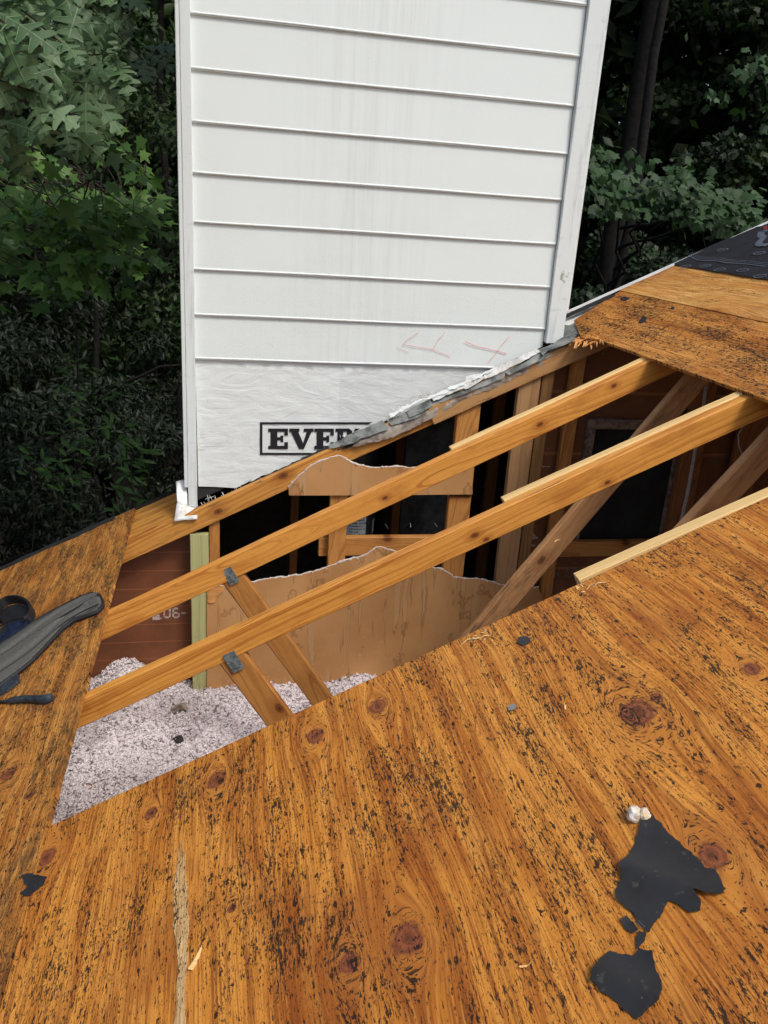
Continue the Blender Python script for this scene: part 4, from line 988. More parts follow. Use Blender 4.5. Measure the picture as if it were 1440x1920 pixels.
# step flashing and rotten felt stacked along the chimney base
Z6 = lambda l: [(640+a/2.769, 600+b/2.769) for a, b in l]
FLP = [('white', [(735, 272), (860, 222), (1015, 150), (1035, 165), (960, 205), (850, 262), (745, 308)], 1.362, M_FW, 'long white painted flashing sheet right under the lowest siding board'),
       ('white', [(648, 292), (690, 282), (722, 276), (746, 300), (700, 330), (645, 360), (630, 352)], 1.345, M_FW, 'curled white flashing piece with rust stains in the middle of the stack'),
       ('white', [(464, 396), (560, 352), (645, 318), (640, 352), (560, 385), (480, 420)], 1.360, M_FW, 'white flashing piece just right of the frayed wrap threads'),
       ('grey', [(450, 425), (620, 366), (735, 318), (850, 268), (845, 300), (720, 350), (600, 398), (478, 442)], 1.350, M_FG, 'long grey flashing piece tucked below the white ones'),
       ('grey', [(845, 268), (960, 215), (1035, 165), (1092, 124), (1120, 140), (1035, 212), (950, 250), (870, 285)], 1.345, M_FG, 'grey-green flashing piece near the right corner trim'),
       ('grey', [(338, 475), (400, 438), (458, 412), (478, 442), (420, 480), (352, 506)], 1.352, M_FG, 'grey flashing tab left of the white pieces'),
       ('grey', [(243, 530), (330, 480), (352, 498), (430, 478), (400, 505), (330, 528), (262, 548)], 1.346, M_FG, 'grey flashing tab below the frayed wrap threads'),
       ('grey', [(52, 590), (140, 552), (212, 520), (248, 562), (160, 600), (62, 628)], 1.350, M_FG, 'dark grey flashing tab right beside the cut printed letters'),
       ('grey', [(-70, 650), (0, 620), (60, 585), (140, 600), (60, 640), (-60, 668)], 1.355, M_FG, 'lowest dark flashing tab under the cut printed letters')]
def lap_piece(name, pts, lvl, mat, amp, seed, thick, wavy, grid=.006):
    """piece draped from the chimney face forward over the chord: real depth follows its height in the stack"""
    P2 = jag([(a/1000, b/1000) for a, b in Z6(pts)], amp, .005, seed)
    o = sheet(name, P2, lambda x, y: 0.0, 1.0, mat, None, None, grid=grid)
    me = o.data
    for v in me.vertices:
        a, b = v.co.x*1000, v.co.y*1000
        low_ = 831-(a-678)*.4655                 # bottom line of the stack in the photo
        k = min(1, max(0, (low_-b)/34))
        yy = 1.280+.090*k**1.3-lvl*.0055+wavy*(math.sin(a*.11+seed)+.6*math.sin(a*.31+b*.2))+(0 if v.co.z > .5 else thick)
        v.co = Vector(at_y(a, b, yy))
    bm = bmesh.new(); bm.from_mesh(me); bmesh.ops.recalc_face_normals(bm, faces=bm.faces[:]); bm.to_mesh(me); bm.free(); me.update()
    return o
for i, (c_, pts, y, m_, lb) in enumerate(FLP):
    lv = {'white': 4, 'grey': 2}[c_]+(i % 3)*.6
    o = lap_piece('flashing_piece', pts, lv, m_, .0009, 80+i, .0022, .0012)
    tag(o, lb, 'flashing', 'flashing pieces stacked along the chimney base')
fe = lap_piece('rotten_felt_edge', [(60, 620), (105, 600), (200, 560), (330, 510), (440, 470), (560, 410), (700, 350), (830, 300), (950, 245), (1050, 190), (1110, 150), (1165, 140), (1140, 165), (1110, 178), (1040, 215), (1050, 232), (930, 285), (850, 332), (720, 380), (640, 405), (560, 458), (450, 520), (330, 580), (200, 630), (120, 648), (60, 655)], 0, M_FT, .0016, 99, .003, .0018)
tag(fe, 'long ragged tan felt edge hanging along the bottom of the flashing stack', 'felt edge')
for q_, pl_ in enumerate(([(245, 488), (330, 446), (425, 408), (500, 378), (560, 350), (560, 368), (500, 392), (455, 410), (380, 436), (330, 462), (275, 500), (255, 505)],
                      [(550, 355), (640, 320), (735, 276), (800, 246), (760, 275), (650, 322), (640, 335), (560, 364)]
                      )):
    tf_ = lap_piece('torn_fringe', pl_, 6+q_, M_WRAP, .0024, 120+q_, .001, .0016, .005); under(tf_, wrap)
bk = lap_piece('felt_backing', [(-330, 780), (-230, 730), (-100, 668), (0, 622), (150, 560), (300, 505), (450, 436), (640, 360), (850, 270), (1040, 165), (1160, 120), (1165, 140), (1050, 205), (850, 310), (560, 440), (330, 550), (100, 640), (0, 668), (-100, 700), (-200, 742), (-320, 790)], -1, M_FELT, .0016, 98, .002, .001)
tag(bk, 'thin black felt layer peeking out along the torn lower edge of the house wrap', 'felt backing')
# black soaker lying behind the corner of the right trim
o2 = jag(px_out([(1058, 604), (1078, 606), (1086, 618), (1080, 632), (1060, 642), (1030, 652), (1022, 660), (1012, 650), (1040, 640), (1056, 628)], .03), .001, .02, 4)
so_ = sheet('flashing_piece', o2, lambda x, y: DT+.004+.012*max(0, y-1.3), .0015, M_FG, ROOFM.copy(), None, grid=.03)
tag(so_, 'curled grey metal flashing corner behind the foot of the right corner trim', 'flashing', 'flashing pieces stacked along the chimney base')
# white kick-out flashing under the left trim
kf = empty('kickout_flashing', at_roof(350, 965, .01)); tag(kf, 'bent white metal kickout flashing at the foot of the left corner trim', 'flashing')
def quad_sheet(name, pts3, mat, parent, th=.0015, sub=6):
    a, b, c, d = [np.array(p, float) for p in pts3]; v, f = [], []
    for i in range(sub+1):
        for j in range(sub+1):
            s, t_ = i/sub, j/sub; p = (a*(1-s)+b*s)*(1-t_)+(d*(1-s)+c*s)*t_; v.append(p+np.array([0, -.003*math.sin(s*5+t_*3), .002*math.sin(t_*7+s*4)]))
    n = sub+1
    for i in range(sub):
        for j in range(sub): f.append([i*n+j, (i+1)*n+j, (i+1)*n+j+1, i*n+j+1])
    o = mesh_obj(name, v, f, mat, smooth=True)
    md = o.modifiers.new('s', 'SOLIDIFY'); md.thickness = th
    under(o, parent); return o
quad_sheet('upright_leg', [at_y(330, 903, 1.41), at_y(350, 899, 1.41), at_y(352, 955, 1.335), at_y(332, 942, 1.335)], M_FW, kf)
quad_sheet('kick_foot', [at_y(332, 942, 1.334), at_y(370, 955, 1.334), at_y(370, 972, 1.285), at_y(326, 979, 1.285)], M_FW, kf)

# flue pipe with labels inside the chase
fx, fy, fr = at_y(668, 990, 1.80)[0], 1.86, .105
fl_ = empty('flue_pipe', (fx, fy, -1)); tag(fl_, 'grey-black metal flue pipe with white warning labels inside the chimney chase', 'flue pipe')
bm = bmesh.new(); tube_bm(bm, [(fx, fy, -1.2+i*.25) for i in range(18)], fr, 40); bm_obj('pipe', bm, M_GREYM, fl_, smooth=True)
def on_pipe(name, x0, x1, z0, z1, mat, parent, off=.0015):
    def an(x): return math.asin(max(-.98, min(.98, (x-fx)/fr)))
    a0, a1 = an(x0), an(x1); v, f = [], []
    for i in range(9):
        a = a0+(a1-a0)*i/8
        for z in (z0, z1): v.append((fx+math.sin(a)*(fr+off), fy-math.cos(a)*(fr+off), z))
        if i: f.append([2*i-2, 2*i, 2*i+1, 2*i-1])
    o = mesh_obj(name, v, f, mat); under(o, parent); return o
yl = fy-fr
lx0, lx1 = at_y(640, 990, yl)[0], at_y(686, 990, yl)[0]; lz1, lz0 = at_y(665, 940, yl)[2], at_y(665, 1012, yl)[2]
on_pipe('warning_label', lx0, lx1, lz0, lz1, M_LABEL, fl_)
bx0, bx1 = at_y(698, 990, yl+.03)[0], fx+fr*.96
on_pipe('barcode_label', bx0, bx1, at_y(705, 1001, yl+.03)[2], at_y(705, 976, yl+.03)[2], M_LABEL, fl_)
for i in range(6):
    z_ = at_y(705, 979+i*3, yl+.03)[2]; on_pipe('barcode_bar', bx0+.004, bx0+(bx1-bx0)*.40, z_, z_-.0026, M_INK, fl_, .0025)
def text_obj(s, size, loc, mat, parent, name='lettering', bold=.0):
    cu = bpy.data.curves.new(name, 'FONT'); cu.body = s; cu.size = size; cu.extrude = 0; cu.offset = bold
    to = bpy.data.objects.new('tmp_text', cu); COL.objects.link(to); bpy.context.view_layer.update()
    dg = bpy.context.evaluated_depsgraph_get(); me = bpy.data.meshes.new_from_object(to.evaluated_get(dg)); bpy.data.objects.remove(to)
    me.materials.clear(); me.materials.append(mat)
    for v in me.vertices:                    # bend on to the pipe
        x = loc[0]+v.co.x; a = math.asin(max(-.98, min(.98, (x-fx)/fr))); z = loc[1]+v.co.y
        v.co = (fx+math.sin(a)*(fr+.0028), fy-math.cos(a)*(fr+.0028), z)
    o = bpy.data.objects.new(name, me); COL.objects.link(o); under(o, parent); return o
pxm = (at_y(1, 990, yl)[0]-at_y(0, 990, yl)[0])
tx = at_y(655, 990, yl)[0]
for i, s in enumerate(('annual must be', 'read manual', 'instruction', 'manual for', 'complete safety', 'ADVERTENCIA', 'El Riesgo del fuego', 'El instalacion y', 'instrucciones no sabe', 'Para toda', 'Consulte Manual para')):
    zz = at_y(665, 950+i*5.4, yl)[2]
    text_obj(s, pxm*(5.2 if s != 'ADVERTENCIA' else 5.0), (tx, zz), M_INK, fl_, bold=.0003)
# dark metal firebox panel to the right with bright nails poking through
fb = empty('firebox_panel', at_y(800, 1000, 1.6)); tag(fb, 'flat black metal panel inside the chase, between the two orange studs', 'metal panel')
x0_, x1_ = at_y(752, 960, 1.62)[0], at_y(838, 960, 1.62)[0]
box('panel', x0_, x1_, 1.62, 1.63, -1.0, 1.0, M_BLKM, fb, .002)
bm = bmesh.new()
for (a, b, c, d) in ((722, 982, 728, 991), (757, 988, 765, 983), (769, 981, 770, 989), (815, 981, 820, 988), (755, 941, 760, 940), (762, 1003, 767, 1006)):
    p, q = Vector(at_y(a, b, 1.60)), Vector(at_y(c, d, 1.585)); bm = bmesh.new(); tube_bm(bm, [p, q], .0022, 6); bm_obj('nail', bm, M_STEEL, fb)

# white cables hanging on the right inside the attic
bm = bmesh.new()
for k, off_ in enumerate((-2.4, 0, 2.4)):
    pts = [at_y(px+off_*.8, py, 1.15) for px, py in ((1327, 700), (1318, 770), (1306, 830), (1299, 870), (1288, 930), (1280, 965), (1274, 990), (1266, 1060))]
    tube_bm(bm, pts, .0030, 6)
o = bm_obj('cable_bundle', bm, M_CABLE, None, smooth=True); tag(o, 'bundle of white cables hanging down inside the attic right of the dark vent', 'cables')
bm = bmesh.new(); tube_bm(bm, [at_y(px, py, 1.1) for px, py in ((1393, 800), (1384, 815), (1385, 835), (1391, 850), (1388, 866), (1378, 885), (1366, 900))], .0032, 6)
o = bm_obj('loose_wire', bm, M_CABLE, None, smooth=True); tag(o, 'single curling pale wire inside the attic near the right edge', 'wire')
# insulation
def insulation():
    xs = np.arange(-1.5, 3.2, .02); ys = np.arange(-2.4, 1.39, .02); X, Y = np.meshgrid(xs, ys, indexing='ij')
    def hz(x, y):
        z = -.885+.020*np.sin(x*5+y*3)+.016*np.sin(x*11-y*7)+.010*np.sin(x*23+y*19)
        z = z+.125*np.exp(-(((x+.24)/.15)**2+((y-1.30)/.22)**2))
        z = z+.04*np.exp(-(((x-.25)/.25)**2+((y-1.15)/.2)**2))
        return z
    Z = hz(X, Y)+nr.normal(0, .004, X.shape)
    v = np.stack([X, Y, Z], -1).reshape(-1, 3); n0, n1 = X.shape
    i, j = np.meshgrid(np.arange(n0-1), np.arange(n1-1), indexing='ij'); a = (i*n1+j).ravel()
    f = np.stack([a, a+n1, a+n1+1, a+1], 1)
    N = 52000
    cx = nr.uniform(-.75, 1.5, N); cy = nr.uniform(-.75, 1.385, N); cz = hz(cx, cy)+nr.uniform(-.002, .012, N)
    s = nr.uniform(.003, .012, N)
    base = np.array([[1, 0, 0], [-.5, .87, 0], [-.5, -.87, 0], [0, 0, 1.0]])
    tv = base[None]*s[:, None, None]*nr.uniform(.5, 1.4, (N, 4, 1))+nr.normal(0, .25, (N, 4, 3))*s[:, None, None]+np.stack([cx, cy, cz], 1)[:, None]
    tf = (np.array([[0, 1, 3], [1, 2, 3], [2, 0, 3]])[None]+(np.arange(N)*4)[:, None, None]).reshape(-1, 3)+len(v)
    o = big_mesh('attic_insulation', np.concatenate([v, tv.reshape(-1, 3)]), [f, tf], M_INS)
    tag(o, 'pinkish white blown insulation covering the attic floor, dotted with dark debris', 'insulation', kind='stuff')
insulation()
# debris on the insulation
for i, (pts, m_, lb) in enumerate((([(375, 1342), (392, 1334), (410, 1316), (432, 1290), (428, 1304), (408, 1326), (390, 1340)], M_FW, 'long pale strip of scrap lying on the insulation'),
                                   ([(305, 1338), (330, 1322), (350, 1318), (352, 1330), (325, 1336)], M_FT, 'small tan paper scrap lying on the insulation'),
                                   ([(322, 1385), (340, 1380), (345, 1390), (332, 1396)], M_FELT, 'small black crumb lying on the insulation'))):
    o2 = jag([tuple(at_z(a, b, -.855)[:2]) for a, b in pts], .003, .02, 60+i)
    o = sheet('debris_scrap', o2, lambda x, y: .012*math.sin(x*40)+.006, .002, m_, Matrix.Translation((0, 0, -.868)), None, grid=.03)
    tag(o, lb, 'debris')

# ------------------------------------------------------------------ padded belt and hand tool on the left sheet
belt = empty('tool_belt', at_roof(60, 1190, .02)); tag(belt, 'padded grey tool belt with black binding and a pouch loop lying on the left sheet', 'tool belt')
Z3 = lambda l: [(a/4.8, 1050+b/4.8) for a, b in l]
topc = [(-160, 850), (0, 752), (180, 640), (330, 530), (470, 442), (600, 375), (740, 308), (850, 276), (915, 290), (942, 340)]
botc = [(945, 385), (900, 430), (800, 470), (690, 510), (590, 585), (500, 680), (400, 780), (300, 880), (200, 960), (100, 1040), (0, 1120), (-160, 1230)]
HP = .030
bo = px_out(Z3(topc+botc), .036)
midc = px_out(Z3([(-160, 1040), (0, 935), (150, 835), (300, 720), (450, 590), (600, 475), (740, 395), (850, 352), (915, 345)]), .036)
halfw = [px_out(Z3([p]), .036)[0] for p in ((-160, 850), (0, 752), (180, 640), (330, 530), (470, 442), (600, 375), (740, 308), (850, 276), (915, 290))]
hw = [math.hypot(a[0]-b[0], a[1]-b[1]) for a, b in zip(midc, halfw)]
def pad_h(x, y):
    best = (9, 0, 0)
    for i in range(len(midc)-1):
        a, b = np.array(midc[i]), np.array(midc[i+1]); d = b-a; L = np.linalg.norm(d); t_ = max(0, min(1, np.dot(np.array([x, y])-a, d)/L**2))
        q = a+d*t_; dist = math.hypot(x-q[0], y-q[1])
        if dist < best[0]: best = (dist, hw[i]*(1-t_)+hw[i+1]*t_, d[0]*(y-q[1])-d[1]*(x-q[0]))
    s = min(1.0, best[0]/max(best[1], 1e-4)); sg_ = math.copysign(1, best[2]); u_ = s*sg_
    edge = (1-min(1, s)**4)
    gr = 1-.55*math.exp(-((u_-.36)/.09)**2)-.55*math.exp(-((u_+.30)/.09)**2)+.02*math.sin(x*260+y*120)
    return DT+.008+.020*edge*gr
pad = sheet('padding', bo, pad_h, .001, M_PAD, ROOFM.copy(), belt, grid=.0055, flat=DT+.002)
def curve_tube(name, pts_px, off, r_, mat, parent, seg=8, closed=False):
    P3 = [Vector(at_roof(a, b, off)) for a, b in pts_px]; out = []
    n = len(P3); rng_ = range(n if closed else n-1)
    for i in rng_:
        p0, p1, p2, p3 = P3[(i-1) % n if closed else max(i-1, 0)], P3[i], P3[(i+1) % n], P3[(i+2) % n if closed else min(i+2, n-1)]
        for k in range(5):
            t_ = k/5; out.append(.5*((2*p1)+(-p0+p2)*t_+(2*p0-5*p1+4*p2-p3)*t_*t_+(-p0+3*p1-3*p2+p3)*t_**3))
    out.append(P3[0] if closed else P3[-1]); bm = bmesh.new(); tube_bm(bm, out, r_, seg)
    return bm_obj(name, bm, mat, parent, smooth=True)
bm = bmesh.new(); tube_bm(bm, [ROOFM @ Vector((a, b, DT+.011+.002*math.sin(i))) for i, (a, b) in enumerate(bo)], .0085, 8)
bm_obj('binding', bm, M_WEBB, belt, smooth=True)
for l_ in ([(-60, 900), (0, 862), (160, 762), (330, 650), (500, 540), (660, 445), (800, 360), (880, 318)], [(-60, 1050), (0, 1010), (180, 890), (330, 775), (470, 650), (610, 540), (740, 465), (890, 395)]):
    curve_tube('quilting_seam', Z3(l_), .0440, .0026, M_WEBB, belt, 6)
def ribbon(name, pts_px, offs, hgt, th, mat, parent):
    """upright webbing band following pixels on the deck"""
    P3 = [Vector(at_roof(a, b, o_)) for (a, b), o_ in zip(pts_px, offs)]; v, f = [], []; nz = Vector((-SIN, 0, COS)); n = len(P3)
    for i, p in enumerate(P3):
        d = (P3[min(i+1, n-1)]-P3[max(i-1, 0)]).normalized(); s = d.cross(nz).normalized()*th/2
        v += [tuple(p+s), tuple(p+s+nz*hgt), tuple(p-s+nz*hgt), tuple(p-s)]
        if i:
            for k in range(4): f.append([4*i-4+k, 4*i-4+(k+1) % 4, 4*i+(k+1) % 4, 4*i+k])
    f += [[3, 2, 1, 0], [4*n-4, 4*n-3, 4*n-2, 4*n-1]]
    o = mesh_obj(name, v, f, mat); md = o.modifiers.new('b', 'BEVEL'); md.width = .002; md.segments = 2
    under(o, parent); return o
ell = [(158+155*math.cos(t_), 500+115*math.sin(t_)) for t_ in np.linspace(-3.6, .9, 26)]
ribbon('webbing_loop', Z3(ell), [.015]*26, .040, .010, M_WEBB, belt)
ribbon('webbing_loop', Z3([(-60, 590), (20, 560), (60, 590), (80, 640), (30, 700), (-60, 760)]), [.02]*6, .032, .006, M_WEBB, belt)
pz = px_out(Z3([(10, 640), (60, 590), (150, 560), (250, 545), (300, 545), (200, 620), (90, 690), (0, 740), (-80, 760), (-80, 680)]), .03)
sheet('pouch_lining', jag(pz, .001, .02, 3), lambda x, y: DT+.012+.010*math.sin(x*90+y*40)**2, .002, M_NAVY, ROOFM.copy(), belt, grid=.01, flat=DT+.001)
pz = px_out(Z3([(30, 440), (110, 400), (200, 395), (270, 420), (300, 470), (290, 540), (180, 560), (60, 590), (25, 540)]), .02)
sheet('pouch_floor', pz, lambda x, y: DT+.004+.004*math.sin(x*120+y*60), .002, M_WEBB, ROOFM.copy(), belt, grid=.012, flat=DT+.001)
pz = px_out(Z3([(-60, 1130), (20, 1120), (100, 1070), (170, 1015), (192, 1035), (192, 1075), (150, 1120), (90, 1170), (30, 1200), (-60, 1215)]), .02)
sheet('belt_tab', pz, lambda x, y: DT+.008, .003, M_RUB, ROOFM.copy(), belt, grid=.012, flat=DT+.001)
curve_tube('piping', Z3([(-60, 560), (0, 590), (40, 560), (110, 535), (200, 525), (265, 540)]), .045, .004, M_WEBB, belt)
# hand tool
tool = empty('hand_tool', at_roof(50, 1312, .02)); tag(tool, 'hand tool with a slate blue rubber grip lying below the belt at the left edge', 'hand tool')
def grip(name, pts_px, rr_, off, mat, parent):
    P3 = [Vector(at_roof(a, b, off)) for a, b in pts_px]; bm = bmesh.new(); tube_bm(bm, P3, rr_, 20); return bm_obj(name, bm, mat, parent, smooth=True)
grip('grip', Z3([(60, 1272), (66, 1270), (80, 1268), (120, 1262), (200, 1254), (280, 1250), (340, 1252), (380, 1256), (410, 1254), (440, 1246), (462, 1238), (474, 1232), (478, 1231)]), [.002, .006, .0085, .0115, .0125, .0125, .0130, .0145, .0160, .0160, .0140, .0085, .002], .026, M_RUB, tool)
grip('shank', Z3([(-220, 1290), (-80, 1284), (0, 1278), (62, 1272)]), [.004, .005, .005, .006], .022, M_BLKM, tool)

# ------------------------------------------------------------------ house body, ground
hb = empty('house', (1.4, -1, -4.6)); tag(hb, 'house body below the opened roof, its gable wall clad in pale siding', 'house')
box('gable_wall', -1.55, 4.4, 1.406, 1.42, -4.6, -1.21, M_PAINT, hb)
poly_y('gable_wall', [(-1.55, -1.205), (XC0-.02, -1.205), (XC0-.02, -.02), (-1.55, -1.55*TAN-.03)], 1.4045, 1.42, M_PAINT, hb)
poly_y('gable_wall', [(XC1+.02, -1.205), (4.4, -1.205), (4.4, 4.4*TAN-.05), (XC1+.02, XC1*TAN-.02)], 1.4045, 1.42, M_PAINT, hb)
box('eave_wall', -1.56, -1.551, -8, 1.40, -4.6, -.85, M_PAINT, hb)
box('fascia', -1.66, -1.625, -8, 1.74, -1.0, -.785, M_WHITEP, hb)
box('attic_floor', -1.55, 4.4, -8, 1.39, -1.02, -1.0, M_DRY, hb)
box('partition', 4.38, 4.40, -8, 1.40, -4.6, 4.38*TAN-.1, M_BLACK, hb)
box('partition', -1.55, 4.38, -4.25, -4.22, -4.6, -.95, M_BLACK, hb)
ZG = -4.6
gm = 120; xs = np.concatenate([np.linspace(-150, -20, 20), np.linspace(-18, 30, 60), np.linspace(34, 150, 20)]); ys = np.concatenate([np.linspace(-60, 0, 10), np.linspace(2, 40, 60), np.linspace(44, 200, 20)])
X, Y = np.meshgrid(xs, ys, indexing='ij')
Z = ZG+.25*np.sin(X*.35)*np.sin(Y*.3)+np.clip(Y-20, 0, None)*.42*np.clip((60-Y)/60+.6, .4, 1)
Z = np.where(Y < 3, ZG, Z)
v = np.stack([X, Y, Z], -1).reshape(-1, 3); n1 = X.shape[1]; i, j = np.meshgrid(np.arange(X.shape[0]-1), np.arange(n1-1), indexing='ij'); a = (i*n1+j).ravel()
tag(big_mesh('ground', v, [np.stack([a, a+n1, a+n1+1, a+1], 1)], M_SOIL, smooth=True), kind='structure')

# ------------------------------------------------------------------ leaves
def star(inner, lobes, w0=.0):
    """palmate leaf: lobes = [(angle from tip axis in degrees, length)], base at origin"""
    c = np.array([0, .36]); pts = []
    ls = sorted(lobes)
    for k, (an, L) in enumerate(ls):
        a = R(an); tip = c+np.array([math.sin(a), math.cos(a)])*L; d = np.array([math.sin(a), math.cos(a)]); s = np.array([d[1], -d[0]])
        sh = c+d*L*.62
        pts += [sh-s*inner*.36*L*1.4, tip, sh+s*inner*.36*L*1.4]
        if k < len(ls)-1:
            am = R((an+ls[k+1][0])/2); pts.append(c+np.array([math.sin(am), math.cos(am)])*inner*.8)
    pts.append(np.array([.02, 0.0]))
    v = [(c[0], c[1], .0)]+[(p[0], p[1], -.10*abs(p[0])-.10*max(0, p[1]-.5)) for p in pts]
    n = len(pts); return np.array(v), np.array([[0, 1+i, 1+(i+1) % n] for i in range(n)][::-1])
GUMT = star(.34, [(-128, .40), (-66, .56), (0, .64), (66, .56), (128, .40)])
MAPT = star(.50, [(-120, .36), (-62, .52), (0, .58), (62, .52), (120, .36)])
def oak_t():
    side = [(0, .015), (.08, .02), (.13, .03)]
    for t_, w_ in ((.25, .17), (.46, .30), (.66, .31), (.86, .19)):
        side += [(t_-.075, .06), (t_-.045, w_*.50), (t_-.025, w_*.88), (t_+.012, w_), (t_+.045, w_*.90), (t_+.060, w_*.55), (t_+.085, .06)]
    side += [(.975, .07), (.99, .05), (1.0, .012)]
    v, f = [], []
    for k, (t_, w_) in enumerate(side):
        z = -.16*t_*t_; sl = .30*w_; a_ = 1+.07*math.sin(k*.9); b_ = 1+.07*math.cos(k*.8)
        v += [(-w_*a_, t_*.92+sl*a_, z-.16*w_+.015*math.sin(k*1.1)), (0, t_*.97, z), (w_*b_, t_*.92+sl*b_+.012, z-.16*w_+.015*math.cos(k*.9))]
        if k: c = 3*k; f += [[c-3, c-2, c+1], [c-3, c+1, c], [c-2, c-1, c+2], [c-2, c+2, c+1]]
    return np.array(v), np.array(f)
def vein_t():
    v, f = [], []
    def st(a, b, w0):
        a, b = np.array(a, float), np.array(b, float); d = (b-a)/np.linalg.norm(b-a); n_ = np.array([-d[1], d[0], 0])*w0; k = len(v)
        v.extend([a+n_, a-n_, b-n_*.4, b+n_*.4]); f.extend([[k, k+1, k+2], [k, k+2, k+3]])
    ys_ = [0, .2, .4, .6, .8, .95]
    for p, q in zip(ys_, ys_[1:]): st((0, p*.97, -.16*p*p+.006), (0, q*.97, -.16*q*q+.006), .009)
    for t_, w_ in ((.25, .17), (.46, .30), (.66, .31), (.86, .19)):
        for sg_ in (-1, 1): st((0, t_*.9-.03, -.16*t_*t_+.006), (sg_*w_*.8, t_*.92+.24*w_, -.16*t_*t_-.128*w_+.012), .005)
    return np.array(v), np.array(f)
VEINT = vein_t()
OAKT = oak_t()
DIAM = (np.array([[0, 0, 0], [.26, .45, -.05], [0, 1, -.12], [-.26, .45, -.05], [0, .45, .03]]), np.array([[0, 1, 4], [1, 2, 4], [2, 3, 4], [3, 0, 4]]))
LANC = (np.array([[0, 0, 0], [.17, .35, -.03], [.12, .75, -.05], [0, 1.05, -.1], [-.12, .75, -.05], [-.17, .35, -.03], [0, .5, .03]]), np.array([[0, 1, 6], [1, 2, 6], [2, 3, 6], [3, 4, 6], [4, 5, 6], [5, 0, 6]]))
def nrm(a): return a/np.maximum(np.linalg.norm(a, axis=-1, keepdims=True), 1e-9)
def leaves(T, pos, d, n_, size, curl=None):
    d = nrm(d); s = nrm(np.cross(d, n_)); n2 = np.cross(s, d); tv, tf = T
    curl = nr.uniform(.5, 2.2, len(pos))[:, None] if curl is None else curl[:, None]
    V = pos[:, None]+size[:, None, None]*(tv[None, :, 0:1]*s[:, None]+tv[None, :, 1:2]*d[:, None]+(tv[None, :, 2:3]*curl[..., None])*n2[:, None])
    F_ = (tf[None]+(np.arange(len(pos))*len(tv))[:, None, None]).reshape(-1, 3)
    return V.reshape(-1, 3), F_
def crown(name, T, pos, d, n_, size, mat, parent):
    V, F_ = leaves(T, pos, d, n_, size); return big_mesh(name, V, [F_], mat, parent)
def rand_dir(n, up_=0.): a = nr.normal(size=(n, 3)); a = nrm(a); a[:, 2] += up_; return nrm(a)
def limb_mesh(name, paths, mat, parent, seg=7):
    bm = bmesh.new()
    for pts, r0, r1 in paths:
        n = len(pts); tube_bm(bm, pts, [r0+(r1-r0)*i/(n-1) for i in range(n)], seg)
    return bm_obj(name, bm, mat, parent, smooth=True)
def wig(a, b, n=8, amp=.1, seed=1):
    r_ = random.Random(seed); a, b = Vector(a), Vector(b); out = []
    for i in range(n+1):
        t_ = i/n; e = amp*math.sin(t_*math.pi)
        out.append(a+(b-a)*t_+Vector((r_.uniform(-e, e), r_.uniform(-e, e), r_.uniform(-e, e)*.5)))
    return out
RT, UP = np.array(rt), np.array(up)

# -- white oak whose branches hang in at the top left
oak = empty('oak_tree', (-4.2, 2.2, ZG)); tag(oak, 'oak tree with large lobed grey-green leaves hanging in at the top left', 'tree')
limbs = [(wig((-4.2, 2.2, ZG), (-4.0, 2.0, 4.5), 12, .12, 2), .22, .12)]
P_, D_, N_, S_ = [], [], [], []
r_ = random.Random(12); cl = 0
while cl < 105:
    px, py = r_.uniform(-260, 300), r_.uniform(-240, 330)
    lim = 330 if px < 150 else 330-(px-150)*.55
    if py > lim-70 or (px > 230 and py > 120 and r_.random() < .3): continue
    if px > 215 and r_.random() < .9: continue
    dist = r_.uniform(2.2, 3.8)+ (.25 if px > 200 else 0); c = at_d(px, py, dist); cl += 1
    mainv = nrm(RT*r_.uniform(.3, 1.0)+UP*r_.uniform(-1.0, .15)-np.array(fwd)*r_.uniform(-.2, .5))
    base = c-mainv*.45-np.array([.35, 0, -.15]); limbs.append((wig(base, c, 6, .03, cl), .006, .0022))
    k = r_.randint(4, 6)
    for j in range(k):
        an = (j/(k-1)-.5)*2.7+r_.uniform(-.25, .25); sd = nrm(np.cross(mainv, fwd)); dd = mainv*math.cos(an)+sd*math.sin(an)+np.array(fwd)*r_.uniform(-.45, .35)+np.array([0, 0, -.15])
        P_.append(c-mainv*.03*j); D_.append(dd); N_.append(-np.array(fwd)*1.0+np.array([r_.uniform(-.5, .5), r_.uniform(-.4, .2), r_.uniform(.2, 1.1)])); S_.append(r_.uniform(.13, .225))
for k in range(7): limbs.append((wig((-4.0+.1*k, 2.0, 1.0+.4*k), at_d(-150+45*k, -160+60*(k % 4), 3.3), 9, .12, 60+k), .035, .006))
limb_mesh('trunk', limbs, M_TWIG, oak)
P_, D_, N_, S_ = map(np.array, (P_, D_, N_, S_)); cu_ = nr.uniform(.5, 1.9, len(P_))
V, F_ = leaves(OAKT, P_, D_, N_, S_, cu_); oc = big_mesh('crown', V, [F_], M_OAK, oak)
V, F_ = leaves(VEINT, P_, D_, N_, S_, cu_); big_mesh('leaf_veins', V, [F_], M_VEIN, oc)

